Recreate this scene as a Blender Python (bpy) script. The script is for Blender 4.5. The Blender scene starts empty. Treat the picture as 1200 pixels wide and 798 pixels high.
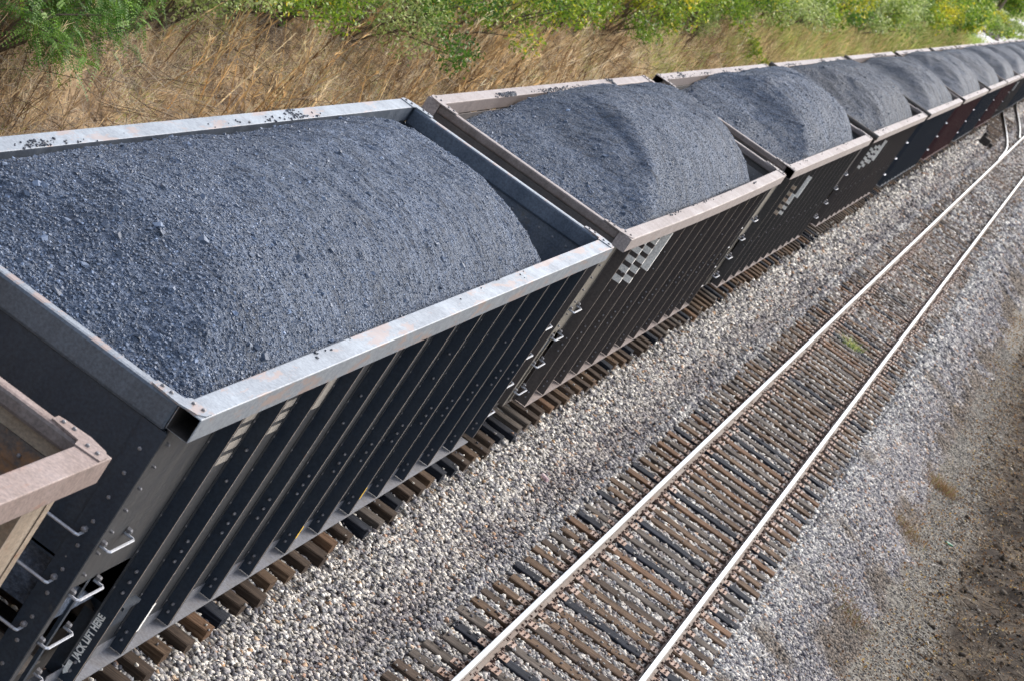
import bpy, math, random
import numpy as np
from mathutils import Vector, Matrix

R = math.radians
rng = np.random.default_rng(11)
random.seed(11)
scn = bpy.context.scene
COL = scn.collection

# ------------------------------------------------------------------ camera
cam_d = bpy.data.cameras.new('camera')
cam = bpy.data.objects.new('camera', cam_d)
COL.objects.link(cam)
yaw, pitch, roll = .1313, -.236, .5942
fwd0 = Vector((-math.sin(yaw), math.cos(yaw), 0)); rt0 = Vector((math.cos(yaw), math.sin(yaw), 0)); up0 = Vector((0, 0, 1))
fw = fwd0 * math.cos(pitch) + up0 * math.sin(pitch)
up_ = up0 * math.cos(pitch) - fwd0 * math.sin(pitch)
rr = rt0 * math.cos(roll) + up_ * math.sin(roll)
uu = up_ * math.cos(roll) - rt0 * math.sin(roll)
M = Matrix(((rr.x, uu.x, -fw.x, 5.1498), (rr.y, uu.y, -fw.y, -15.9554), (rr.z, uu.z, -fw.z, 9.1196), (0, 0, 0, 1)))
cam.matrix_world = M
cam_d.sensor_width = 36.0
cam_d.lens = 36.0 * 2964.6 / 1200
cam_d.clip_start = .3
cam_d.clip_end = 3000
cam_d.dof.use_dof = True
cam_d.dof.focus_distance = 24.0
cam_d.dof.aperture_fstop = 4.5
scn.camera = cam

# ------------------------------------------------------------------ light
SUN_EL, SUN_AZ = R(43), R(30)          # azimuth clockwise from +Y
w = bpy.data.worlds.new('World'); scn.world = w; w.use_nodes = True
nt = w.node_tree
sky = nt.nodes.new('ShaderNodeTexSky'); sky.sky_type = 'NISHITA'; sky.sun_disc = False
sky.sun_elevation = SUN_EL; sky.sun_rotation = SUN_AZ
sky.air_density = 1.0; sky.dust_density = 3.0; sky.ozone_density = 1.0
bg = nt.nodes['Background']; hs = nt.nodes.new('ShaderNodeHueSaturation'); hs.inputs['Saturation'].default_value = .62; nt.links.new(sky.outputs[0], hs.inputs['Color']); nt.links.new(hs.outputs[0], bg.inputs[0]); bg.inputs[1].default_value = .15
sl = bpy.data.lights.new('sun', 'SUN'); sl.energy = .9; sl.angle = R(28); sl.color = (1, .95, .87)
sun = bpy.data.objects.new('sun', sl); COL.objects.link(sun)
sd = Vector((math.sin(SUN_AZ) * math.cos(SUN_EL), math.cos(SUN_AZ) * math.cos(SUN_EL), math.sin(SUN_EL)))
sun.rotation_euler = sd.to_track_quat('Z', 'Y').to_euler()
scn.view_settings.view_transform = 'Standard'
scn.view_settings.look = 'None'
scn.view_settings.exposure = 1.42
scn.view_settings.gamma = 1
scn.render.engine = 'CYCLES'
scn.cycles.max_bounces = 6; scn.cycles.diffuse_bounces = 3; scn.cycles.glossy_bounces = 3
scn.cycles.transmission_bounces = 2; scn.cycles.transparent_max_bounces = 4
scn.cycles.use_denoising = True

# ------------------------------------------------------------------ noise
def vnoise(x, y, seed=0):
    xi = np.floor(x).astype(np.int64); yi = np.floor(y).astype(np.int64)
    fx = x - xi; fy = y - yi
    fx = fx * fx * (3 - 2 * fx); fy = fy * fy * (3 - 2 * fy)
    def h(a, b):
        n = (a * 374761393 + b * 668265263 + seed * 1442695041) & 0x7fffffff
        n = ((n ^ (n >> 13)) * 1274126177) & 0x7fffffff
        n = n ^ (n >> 16)
        return (n & 0xffff) / 65535.0
    return (h(xi, yi) * (1 - fx) + h(xi + 1, yi) * fx) * (1 - fy) + (h(xi, yi + 1) * (1 - fx) + h(xi + 1, yi + 1) * fx) * fy
def fbm(x, y, o=4, seed=0):
    s = 0; a = .5
    for k in range(o):
        s = s + a * (vnoise(x * 2 ** k, y * 2 ** k, seed + k) - .5); a *= .5
    return s * 2
def sstep(a, b, x):
    t = np.clip((x - a) / (b - a), 0, 1); return t * t * (3 - 2 * t)

# ------------------------------------------------------------------ materials
def newmat(name):
    m = bpy.data.materials.new(name); m.use_nodes = True
    n = m.node_tree.nodes; l = m.node_tree.links
    return m, n, l, n['Principled BSDF']
def ramp(n, stops, interp='LINEAR'):
    r = n.new('ShaderNodeValToRGB'); r.color_ramp.interpolation = interp
    e = r.color_ramp.elements
    while len(e) > 1: e.remove(e[-1])
    e[0].position = stops[0][0]; e[0].color = (*stops[0][1], 1)
    for p, c in stops[1:]:
        x = e.new(p); x.color = (*c, 1)
    return r
def worldpos(n, l, scale=(1, 1, 1)):
    g = n.new('ShaderNodeNewGeometry'); mp = n.new('ShaderNodeMapping'); mp.inputs['Scale'].default_value = scale
    l.new(g.outputs['Position'], mp.inputs[0]); return mp.outputs[0]
def noise(n, l, v, scale, detail=4, rough=.6, dist=0):
    t = n.new('ShaderNodeTexNoise'); t.inputs['Scale'].default_value = scale; t.inputs['Detail'].default_value = detail
    t.inputs['Roughness'].default_value = rough; t.inputs['Distortion'].default_value = dist
    l.new(v, t.inputs['Vector']); return t.outputs['Fac']
def mixc(n, l, fac, a, b, mode='MIX'):
    m = n.new('ShaderNodeMix'); m.data_type = 'RGBA'; m.blend_type = mode
    for s, v in ((0, fac), (6, a), (7, b)):
        if hasattr(v, 'links'): l.new(v, m.inputs[s])
        elif s == 0: m.inputs[0].default_value = v
        else: m.inputs[s].default_value = (*v, 1)
    return m.outputs[2]
def bump(n, l, h, bs, strength=.3, dist=.01):
    b = n.new('ShaderNodeBump'); b.inputs['Strength'].default_value = strength; b.inputs['Distance'].default_value = dist
    l.new(h, b.inputs['Height']); l.new(b.outputs[0], bs.inputs['Normal']); return b

def paint(name, base, dust, rust=None, rough=.55, metallic=0., dustamt=(.35, .75), rustamt=(.62, .72), streak=True, spec=.4, scale=1.):
    """weathered painted steel: base colour, dust film with vertical streaks, patches of rust"""
    m, n, l, b = newmat(name)
    v = worldpos(n, l, (3 * scale, 3 * scale, .5 * scale) if streak else (scale * 1.5,) * 3)
    f = noise(n, l, v, 1.6, 6, .65)
    r1 = ramp(n, [(dustamt[0], (0, 0, 0)), (dustamt[1], (1, 1, 1))]); l.new(f, r1.inputs[0])
    c = mixc(n, l, r1.outputs[0], base, dust)
    v2 = worldpos(n, l, (1, 1, 1))
    fine = noise(n, l, v2, 40 * scale, 3, .6)
    rf = ramp(n, [(.3, (.72,) * 3), (.7, (1.25,) * 3)]); l.new(fine, rf.inputs[0])
    c = mixc(n, l, 1.0, c, rf.outputs[0], 'MULTIPLY')
    if rust:
        f2 = noise(n, l, v2 if streak else worldpos(n, l, (2.2, .5, 2.2)), 3.1 * scale if streak else 2.0 * scale, 7, .72, .3)
        r2 = ramp(n, [(rustamt[0], (0, 0, 0)), (rustamt[1], (1, 1, 1))]); l.new(f2, r2.inputs[0])
        c = mixc(n, l, r2.outputs[0], c, rust)
    l.new(c, b.inputs['Base Color'])
    b.inputs['Metallic'].default_value = metallic
    b.inputs['Specular IOR Level'].default_value = spec
    rr_ = ramp(n, [(.3, (rough - .12,) * 3), (.7, (rough + .15,) * 3)]); l.new(f, rr_.inputs[0]); l.new(rr_.outputs[0], b.inputs['Roughness'])
    bump(n, l, fine, b, .12, .004)
    return m

MAT = {}
MAT['black'] = paint('black_paint', (.018, .022, .029), (.042, .039, .036), None, .5, dustamt=(.25, .8))
MAT['blackdust'] = MAT['black']
MAT['black'] = paint('clean_black_paint', (.016, .025, .039), (.030, .037, .047), (.075, .062, .052), .5, dustamt=(.4, .8), rustamt=(.66, .78))
MAT['galv'] = paint('bare_steel_rim', (.235, .258, .282), (.18, .197, .22), (.27, .215, .195), .42, .2, dustamt=(.3, .7), rustamt=(.53, .57), streak=False)
MAT['brown'] = paint('brown_black_paint', (.048, .042, .041), (.095, .078, .068), (.06, .026, .022), .6, dustamt=(.25, .75), rustamt=(.66, .74))
MAT['galvside'] = paint('shaded_steel_side', (.060, .074, .095), (.105, .122, .148), (.22, .16, .12), .42, .3, dustamt=(.3, .75), rustamt=(.66, .76))  # darker rim steel: shade of the inner and end faces painted into the colour
MAT['beigeside'] = paint('shaded_rim_side', (.12, .095, .085), (.19, .155, .14), (.17, .09, .06), .6)  # darker rim colour, shade of inner and end faces put into it
MAT['edge'] = paint('worn_edge_highlight', (.30, .24, .185), (.16, .13, .11), (.24, .13, .08), .5)  # worn tan rib edge, its bright highlight line painted into the colour
MAT['beige'] = paint('beige_rim', (.27, .228, .212), (.22, .185, .17), (.34, .17, .11), .6, dustamt=(.3, .7), rustamt=(.68, .76), streak=False)
MAT['navy'] = paint('navy_paint', (.014, .024, .040), (.026, .036, .050), None, .5)
MAT['maroon'] = paint('maroon_paint', (.085, .028, .030), (.06, .026, .028), None, .6)
MAT['greybrown'] = paint('grey_black_paint', (.050, .047, .045), (.078, .070, .063), None, .6)
MAT['tan'] = paint('tan_paint', (.22, .165, .115), (.30, .24, .18), (.20, .085, .04), .6, dustamt=(.3, .7), rustamt=(.58, .70))
MAT['taupe'] = paint('taupe_panel', (.135, .118, .095), (.17, .15, .12), None, .6)
MAT['inner'] = paint('scoured_interior', (.14, .135, .14), (.22, .20, .18), (.17, .11, .07), .42, .35, dustamt=(.3, .7), rustamt=(.55, .72))
MAT['innerblue'] = paint('scoured_steel', (.085, .100, .125), (.15, .155, .16), (.12, .10, .08), .36, .4, dustamt=(.3, .8), rustamt=(.60, .75))
MAT['rusty'] = paint('rusty_interior', (.12, .095, .08), (.085, .075, .07), (.28, .14, .06), .65, .2, dustamt=(.35, .7), rustamt=(.48, .66), streak=False, scale=1.0)
MAT['bolt'] = paint('bolt_steel', (.16, .16, .17), (.22, .20, .19), None, .45, .3)
MAT['rung'] = paint('rung_steel', (.40, .42, .46), (.34, .34, .36), None, .4, .4)
MAT['rungrust'] = paint('rusty_rung', (.36, .26, .23), (.30, .20, .17), (.30, .12, .06), .6)
MAT['under'] = paint('grimy_running_gear', (.030, .028, .027), (.07, .055, .045), (.09, .05, .03), .7)
MAT['white'] = paint('white_paint', (.90, .88, .82), (.82, .79, .72), (.40, .22, .12), .6, rustamt=(.74, .82))
MAT['whiterust'] = paint('flaking_white_paint', (.55, .48, .38), (.45, .30, .18), (.30, .13, .06), .6, rustamt=(.5, .62), scale=3)
MAT['yellow'] = paint('yellow_paint', (.70, .42, .02), (.60, .38, .05), None, .5)
MAT['dim'] = paint('faded_lettering', (.30, .27, .23), (.24, .21, .18), None, .6)
MAT['rustrim'] = paint('chalky_rusty_rim', (.25, .19, .168), (.19, .14, .12), (.26, .13, .08), .65, dustamt=(.3, .7), rustamt=(.6, .72), streak=False)
MAT['sill'] = paint('steel_sill', (.16, .165, .185), (.105, .10, .10), (.15, .105, .085), .5, .2, rustamt=(.62, .72))
MAT['sillbrown'] = paint('brown_sill', (.19, .15, .138), (.12, .098, .09), (.2, .1, .07), .6)
MAT['pale'] = paint('concrete', (.5, .5, .48), (.4, .4, .38), None, .8)

def attr_mat(name, rough=.85, spec=.3, mul=1.0, nscale=60, bstr=.3, translucent=0., lo=.75, hi=1.25):
    m, n, l, b = newmat(name)
    a = n.new('ShaderNodeAttribute'); a.attribute_name = 'tint'
    v = worldpos(n, l); f = noise(n, l, v, nscale, 3)
    r = ramp(n, [(.3, (lo * mul,) * 3), (.7, (hi * mul,) * 3)]); l.new(f, r.inputs[0])
    c = mixc(n, l, 1.0, a.outputs['Color'], r.outputs[0], 'MULTIPLY')
    l.new(c, b.inputs['Base Color']); b.inputs['Roughness'].default_value = rough; b.inputs['Specular IOR Level'].default_value = spec
    if bstr: bump(n, l, f, b, bstr, .006)
    if translucent:
        t = n.new('ShaderNodeBsdfTranslucent'); l.new(c, t.inputs[0]); mx = n.new('ShaderNodeMixShader'); mx.inputs[0].default_value = translucent
        l.new(b.outputs[0], mx.inputs[1]); l.new(t.outputs[0], mx.inputs[2]); l.new(mx.outputs[0], n['Material Output'].inputs[0])
    return m
MAT['stone'] = attr_mat('crushed_stone', .85, .15)
MAT['lump'] = attr_mat('coal_lump', .55, .35, nscale=90, bstr=.25)
MAT['leaf'] = attr_mat('leaf', .5, .3, nscale=3, bstr=0, translucent=.35)
MAT['straw'] = attr_mat('dry_straw', .7, .2, nscale=5, bstr=0, translucent=.42, lo=.6, hi=1.5)
MAT['bark'] = attr_mat('bark', .9, .1, nscale=20, bstr=.5)

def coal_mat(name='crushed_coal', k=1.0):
    m, n, l, b = newmat(name)
    v = worldpos(n, l, (.62, 1, .8))
    vs = worldpos(n, l, (.35, 1.1, 1))
    f = noise(n, l, v, 55, 5, .75); f2 = noise(n, l, v, 150, 3, .7); fb = noise(n, l, vs, 1.3, 4, .6)
    vo = n.new('ShaderNodeTexVoronoi'); vo.inputs['Scale'].default_value = 42; l.new(v, vo.inputs['Vector'])
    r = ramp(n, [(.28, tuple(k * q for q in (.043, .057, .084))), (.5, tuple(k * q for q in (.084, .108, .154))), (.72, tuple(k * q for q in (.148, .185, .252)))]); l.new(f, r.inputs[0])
    rb = ramp(n, [(.3, (.72,) * 3), (.7, (1.2,) * 3)]); l.new(fb, rb.inputs[0])
    c = mixc(n, l, 1.0, r.outputs[0], rb.outputs[0], 'MULTIPLY')
    sp = ramp(n, [(.0, (.75,) * 3), (1., (1.35,) * 3)]); l.new(vo.outputs['Color'], sp.inputs[0])
    c = mixc(n, l, 1.0, c, sp.outputs[0], 'MULTIPLY')
    fm = noise(n, l, v, 7, 8, .85); rm = ramp(n, [(.34, (.74,) * 3), (.66, (1.26,) * 3)]); l.new(fm, rm.inputs[0]); c = mixc(n, l, 1.0, c, rm.outputs[0], 'MULTIPLY')
    vg = worldpos(n, l, (1.6, 17, 1)); fg = noise(n, l, vg, 1.5, 4, .6, .3); rg_ = ramp(n, [(.36, (.60,) * 3), (.56, (1.16,) * 3)]); l.new(fg, rg_.inputs[0]); c = mixc(n, l, 1.0, c, rg_.outputs[0], 'MULTIPLY')
    l.new(c, b.inputs['Base Color']); b.inputs['Roughness'].default_value = .62; b.inputs['Specular IOR Level'].default_value = .22
    ad = n.new('ShaderNodeMath'); ad.operation = 'ADD'; l.new(f, ad.inputs[0]); l.new(vo.outputs['Distance'], ad.inputs[1])
    ad2 = n.new('ShaderNodeMath'); ad2.operation = 'ADD'; l.new(ad.outputs[0], ad2.inputs[0]); l.new(f2, ad2.inputs[1])
    bump(n, l, ad2.outputs[0], b, .9, .022)
    return m
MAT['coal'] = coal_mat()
MAT['coal2'] = coal_mat('crushed_coal_soft_shade', .78)  # coal darkened a little in place of missing lump self-shadow
MAT['coal3'] = coal_mat('crushed_coal_deep_shade', .46)  # far loads: self-shadow between lumps painted in as a darker coal colour

STONE_PAL = [(0, (.055, .052, .060)), (.16, (.12, .115, .128)), (.34, (.21, .205, .215)), (.50, (.31, .30, .292)), (.66, (.42, .40, .365)), (.84, (.58, .555, .50)), (.93, (.72, .70, .65)), (.95, (.38, .25, .14)), (1., (.30, .20, .16))]
def ballast_mat():
    m, n, l, b = newmat('ballast')
    v = worldpos(n, l)
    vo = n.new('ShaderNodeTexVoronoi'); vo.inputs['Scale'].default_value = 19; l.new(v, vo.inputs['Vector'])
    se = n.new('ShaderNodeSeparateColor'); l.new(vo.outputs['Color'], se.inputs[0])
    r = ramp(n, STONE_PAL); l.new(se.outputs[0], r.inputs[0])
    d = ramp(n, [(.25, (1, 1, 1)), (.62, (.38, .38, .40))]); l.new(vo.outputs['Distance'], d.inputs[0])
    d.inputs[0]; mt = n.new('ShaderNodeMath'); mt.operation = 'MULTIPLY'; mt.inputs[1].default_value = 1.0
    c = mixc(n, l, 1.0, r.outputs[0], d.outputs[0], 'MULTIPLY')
    fb = noise(n, l, v, .9, 4); rb = ramp(n, [(.3, (.78,) * 3), (.7, (1.15,) * 3)]); l.new(fb, rb.inputs[0])
    c = mixc(n, l, 1.0, c, rb.outputs[0], 'MULTIPLY')
    # rust-brown grime along the second track
    g = n.new('ShaderNodeNewGeometry'); sx = n.new('ShaderNodeSeparateXYZ'); l.new(g.outputs['Position'], sx.inputs[0])
    mr = n.new('ShaderNodeMapRange'); mr.inputs[1].default_value = 1.55; mr.inputs[2].default_value = .75
    s1 = n.new('ShaderNodeMath'); s1.operation = 'SUBTRACT'; l.new(sx.outputs[0], s1.inputs[0]); s1.inputs[1].default_value = 4.17
    s2 = n.new('ShaderNodeMath'); s2.operation = 'ABSOLUTE'; l.new(s1.outputs[0], s2.inputs[0]); l.new(s2.outputs[0], mr.inputs[0])
    nf = noise(n, l, v, 2.2, 4); m2 = n.new('ShaderNodeMath'); m2.operation = 'MULTIPLY'; l.new(mr.outputs[0], m2.inputs[0]); l.new(nf, m2.inputs[1])
    c = mixc(n, l, m2.outputs[0], c, (.20, .145, .11))
    c = mixc(n, l, 1.0, c, (.80, .77, .72), 'MULTIPLY'); b.inputs['Specular IOR Level'].default_value = .15
    l.new(c, b.inputs['Base Color']); b.inputs['Roughness'].default_value = .85
    inv = n.new('ShaderNodeMath'); inv.operation = 'SUBTRACT'; inv.inputs[0].default_value = 1; l.new(vo.outputs['Distance'], inv.inputs[1])
    bump(n, l, inv.outputs[0], b, 1., .04)
    return m
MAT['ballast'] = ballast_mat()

def ground_mat():
    m, n, l, b = newmat('soil')
    v = worldpos(n, l); g = n.new('ShaderNodeNewGeometry'); sx = n.new('ShaderNodeSeparateXYZ'); l.new(g.outputs['Position'], sx.inputs[0])
    f = noise(n, l, v, 1.1, 8, .7, .4); f2 = noise(n, l, v, 14, 5, .7)
    soil = ramp(n, [(.32, (.09, .062, .040)), (.44, (.22, .155, .10)), (.54, (.42, .30, .18)), (.70, (.62, .46, .26))]); l.new(f, soil.inputs[0])
    fine = ramp(n, [(.3, (.55,) * 3), (.7, (1.35,) * 3)]); l.new(f2, fine.inputs[0])
    # right: grey grit path then dark leaf mould
    grit = ramp(n, [(.3, (.075, .065, .052)), (.52, (.17, .155, .13)), (.75, (.30, .28, .24))]); l.new(f2, grit.inputs[0])
    mould = ramp(n, [(.3, (.022, .017, .013)), (.48, (.060, .046, .034)), (.6, (.12, .092, .064)), (.72, (.26, .20, .12))]); l.new(f, mould.inputs[0])
    wob = n.new('ShaderNodeMath'); wob.operation = 'MULTIPLY_ADD'; l.new(f, wob.inputs[0]); wob.inputs[1].default_value = 2.2; l.new(sx.outputs[0], wob.inputs[2])
    mr = n.new('ShaderNodeMapRange'); mr.inputs[1].default_value = 9.25; mr.inputs[2].default_value = 9.55; l.new(wob.outputs[0], mr.inputs[0])
    right = mixc(n, l, mr.outputs[0], grit.outputs[0], mould.outputs[0])
    mr2 = n.new('ShaderNodeMapRange'); mr2.inputs[1].default_value = -3.4; mr2.inputs[2].default_value = -2.8; l.new(sx.outputs[0], mr2.inputs[0])
    # left bank turns to grass green with distance
    mr3 = n.new('ShaderNodeMapRange'); mr3.inputs[1].default_value = 45; mr3.inputs[2].default_value = 110; l.new(sx.outputs[1], mr3.inputs[0])
    gr = ramp(n, [(.3, (.12, .15, .05)), (.55, (.27, .28, .10)), (.75, (.46, .38, .18))]); l.new(f, gr.inputs[0])
    left = mixc(n, l, mr3.outputs[0], soil.outputs[0], gr.outputs[0])
    c = mixc(n, l, mr2.outputs[0], left, right)
    c = mixc(n, l, 1.0, c, fine.outputs[0], 'MULTIPLY')
    l.new(c, b.inputs['Base Color']); b.inputs['Roughness'].default_value = .95; b.inputs['Specular IOR Level'].default_value = .15
    bump(n, l, f2, b, .8, .05)
    return m
MAT['ground'] = ground_mat()

def wood_mat(name, lo, mid, hi):
    m, n, l, b = newmat(name)
    tc = n.new('ShaderNodeTexCoord'); oi = n.new('ShaderNodeObjectInfo')
    ad = n.new('ShaderNodeVectorMath'); ad.operation = 'ADD'; l.new(tc.outputs['Object'], ad.inputs[0])
    sc = n.new('ShaderNodeVectorMath'); sc.operation = 'SCALE'; l.new(oi.outputs['Location'], sc.inputs[0]); sc.inputs['Scale'].default_value = 3.7
    l.new(sc.outputs[0], ad.inputs[1])
    mp = n.new('ShaderNodeMapping'); mp.inputs['Scale'].default_value = (1.2, 26, 26); l.new(ad.outputs[0], mp.inputs[0])
    f = noise(n, l, mp.outputs[0], 1.5, 6, .7, .4); f2 = noise(n, l, ad.outputs[0], 3, 4)
    r = ramp(n, [(.28, lo), (.5, mid), (.72, hi)]); l.new(f, r.inputs[0])
    rv = ramp(n, [(.3, (.7,) * 3), (.7, (1.3,) * 3)]); l.new(f2, rv.inputs[0])
    c = mixc(n, l, 1.0, r.outputs[0], rv.outputs[0], 'MULTIPLY')
    l.new(c, b.inputs['Base Color']); b.inputs['Roughness'].default_value = .85; b.inputs['Specular IOR Level'].default_value = .12
    bump(n, l, f, b, .7, .012)
    return m
WOOD = [wood_mat('weathered_brown_wood', (.030, .019, .012), (.085, .054, .034), (.19, .130, .085)),
        wood_mat('grey_wood', (.030, .025, .021), (.074, .061, .051), (.155, .132, .112)),
        wood_mat('creosoted_black_wood', (.006, .007, .009), (.013, .015, .021), (.038, .043, .056)),
        wood_mat('rust_stained_wood', (.035, .020, .012), (.11, .062, .036), (.20, .125, .078)),
        wood_mat('dark_brown_wood', (.016, .012, .009), (.050, .035, .026), (.115, .083, .060))]
MAT['plate'] = paint('rusty_tie_plate', (.34, .245, .195), (.25, .16, .115), (.20, .09, .045), .7, dustamt=(.3, .7), rustamt=(.55, .68), streak=False, scale=2)
MAT['spike'] = paint('rusty_spike', (.10, .06, .045), (.14, .09, .07), None, .7)
MAT['web'] = paint('rusty_rail_web', (.105, .078, .06), (.16, .12, .095), (.14, .07, .04), .75, streak=False)
def railhead():
    m, n, l, b = newmat('polished_rail_head')
    v = worldpos(n, l, (30, .8, 1)); f = noise(n, l, v, 2, 4)
    r = ramp(n, [(.3, (.56, .57, .58)), (.7, (.72, .72, .71))]); l.new(f, r.inputs[0]); l.new(r.outputs[0], b.inputs['Base Color'])
    b.inputs['Metallic'].default_value = .92; b.inputs['Roughness'].default_value = .24
    return m
MAT['head'] = railhead()
MAT['headside'] = paint('dull_rail_shoulder', (.12, .108, .098), (.18, .165, .15), None, .55, .2)

# ------------------------------------------------------------------ mesh helpers
class MB:
    def __init__(s): s.v = []; s.f = []; s.m = []
    def add(s, vs, fs, m=0):
        o = len(s.v); s.v += [tuple(p) for p in vs]; s.f += [tuple(i + o for i in f) for f in fs]; s.m += [m] * len(fs)
    def box(s, x0, x1, y0, y1, z0, z1, m=0):
        s.add([(x0, y0, z0), (x1, y0, z0), (x1, y1, z0), (x0, y1, z0), (x0, y0, z1), (x1, y0, z1), (x1, y1, z1), (x0, y1, z1)],
              [(0, 3, 2, 1), (4, 5, 6, 7), (0, 1, 5, 4), (1, 2, 6, 5), (2, 3, 7, 6), (3, 0, 4, 7)], m)
    def prism(s, prof, axis, t0, t1, m=0, caps=True):
        """prof: list of 2-D points in the two other axes (x,z for y; y,z for x; x,y for z)"""
        def P(a, b, t):
            return {'y': (a, t, b), 'x': (t, a, b), 'z': (a, b, t)}[axis]
        n = len(prof)
        vs = [P(a, b, t0) for a, b in prof] + [P(a, b, t1) for a, b in prof]
        fs = [(i, (i + 1) % n, n + (i + 1) % n, n + i) for i in range(n)]
        if caps: fs += [tuple(range(n))[::-1], tuple(range(n, 2 * n))]
        s.add(vs, fs, m)
    def tubebox(s, a0, a1, b0, b1, t, axis, t0, t1, m=0, mi=None):
        """hollow rectangular tube"""
        o = [(a0, b0), (a1, b0), (a1, b1), (a0, b1)]; i = [(a0 + t, b0 + t), (a1 - t, b0 + t), (a1 - t, b1 - t), (a0 + t, b1 - t)]
        def P(a, b, q): return {'y': (a, q, b), 'x': (q, a, b)}[axis]
        vs = [P(*p, t0) for p in o] + [P(*p, t0) for p in i] + [P(*p, t1) for p in o] + [P(*p, t1) for p in i]
        fo = []; fi = []
        for k in range(4):
            j = (k + 1) % 4
            fo += [(k, j, 8 + j, 8 + k), (k, 4 + k, 4 + j, j), (8 + k, 8 + j, 12 + j, 12 + k)]
            fi += [(4 + k, 12 + k, 12 + j, 4 + j)]
        s.add(vs, fo, m); s.add(vs, fi, m if mi is None else mi)
    def tube(s, pts, r, n=6, m=0, r1=None):
        pts = [Vector(p) for p in pts]; vs = []; N = len(pts)
        for k, p in enumerate(pts):
            d = (pts[min(k + 1, N - 1)] - pts[max(k - 1, 0)]).normalized()
            a = d.cross(Vector((0, 0, 1)));
            if a.length < .1: a = d.cross(Vector((1, 0, 0)))
            a.normalize(); b = d.cross(a)
            rad = r if r1 is None else r + (r1 - r) * k / (N - 1)
            vs += [p + (a * math.cos(2 * math.pi * i / n) + b * math.sin(2 * math.pi * i / n)) * rad for i in range(n)]
        fs = [(k * n + i, k * n + (i + 1) % n, (k + 1) * n + (i + 1) % n, (k + 1) * n + i) for k in range(N - 1) for i in range(n)]
        fs += [tuple(range(n))[::-1], tuple((N - 1) * n + i for i in range(n))]
        s.add(vs, fs, m)
    def bolt(s, p, d, r=.018, h=.03, m=0, n=6):
        p = Vector(p); d = Vector(d).normalized(); a = d.cross(Vector((.3, .4, .87))).normalized(); b = d.cross(a)
        lo = [p + (a * math.cos(6.2832 * i / n) + b * math.sin(6.2832 * i / n)) * r for i in range(n)]
        hi = [q + d * h * .75 + (p - q) * .12 for q in lo]; top = [p + d * h + (q - p - d * h * .75) * .5 for q in hi]
        s.add(lo + hi + top, [(i, (i + 1) % n, n + (i + 1) % n, n + i) for i in range(n)] + [(n + i, n + (i + 1) % n, 2 * n + (i + 1) % n, 2 * n + i) for i in range(n)] + [tuple(2 * n + i for i in range(n))], m)
    def mesh(s, name, mats):
        me = bpy.data.meshes.new(name); me.from_pydata(s.v, [], s.f)
        for mt in mats: me.materials.append(mt)
        me.polygons.foreach_set('material_index', s.m); me.update(); return me
    def build(s, name, mats, parent=None, bevel=0, smooth=False, loc=None):
        me = s.mesh(name, mats if isinstance(mats, (list, tuple)) else [mats])
        o = bpy.data.objects.new(name, me); COL.objects.link(o)
        if parent: o.parent = parent
        if loc: o.location = loc
        if bevel:
            b = o.modifiers.new('bevel', 'BEVEL'); b.width = bevel; b.segments = 2; b.limit_method = 'ANGLE'; b.angle_limit = R(40)
            b.harden_normals = False
        if smooth: me.shade_smooth()
        return o
def tag(o, label=None, cat=None, group=None, kind=None):
    for k, v in (('label', label), ('category', cat), ('group', group), ('kind', kind)):
        if v: o[k] = v
    return o
def empty(name, loc, rz=0):
    o = bpy.data.objects.new(name, None); o.location = loc; o.rotation_euler.z = rz; o.empty_display_size = .5; COL.objects.link(o); return o
def npmesh(name, V, F, mats, parent=None, tint=None, smooth=False, midx=None):
    """F: (n,k) int array of equal-size faces; tint: (nverts,3)"""
    V = np.asarray(V, np.float32); F = np.asarray(F, np.int32); k = F.shape[1]
    me = bpy.data.meshes.new(name); me.vertices.add(len(V)); me.vertices.foreach_set('co', V.ravel())
    me.loops.add(F.size); me.loops.foreach_set('vertex_index', F.ravel())
    me.polygons.add(len(F)); me.polygons.foreach_set('loop_start', np.arange(len(F), dtype=np.int32) * k)
    me.polygons.foreach_set('loop_total', np.full(len(F), k, np.int32))
    if smooth: me.polygons.foreach_set('use_smooth', np.ones(len(F), bool))
    for m in (mats if isinstance(mats, (list, tuple)) else [mats]): me.materials.append(m)
    if midx is not None: me.polygons.foreach_set('material_index', np.asarray(midx, np.int32))
    if tint is not None:
        a = me.attributes.new('tint', 'FLOAT_COLOR', 'POINT'); c = np.ones((len(V), 4), np.float32); c[:, :3] = tint; a.data.foreach_set('color', c.ravel())
    me.update(calc_edges=True)
    o = bpy.data.objects.new(name, me); COL.objects.link(o)
    if parent: o.parent = parent
    return o
CUBE = np.array([(x, y, z) for x in (-1, 1) for y in (-1, 1) for z in (-1, 1)], float) * .5
CF = np.array([(0, 1, 3, 2), (4, 6, 7, 5), (0, 4, 5, 1), (2, 3, 7, 6), (0, 2, 6, 4), (1, 5, 7, 3)])
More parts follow.
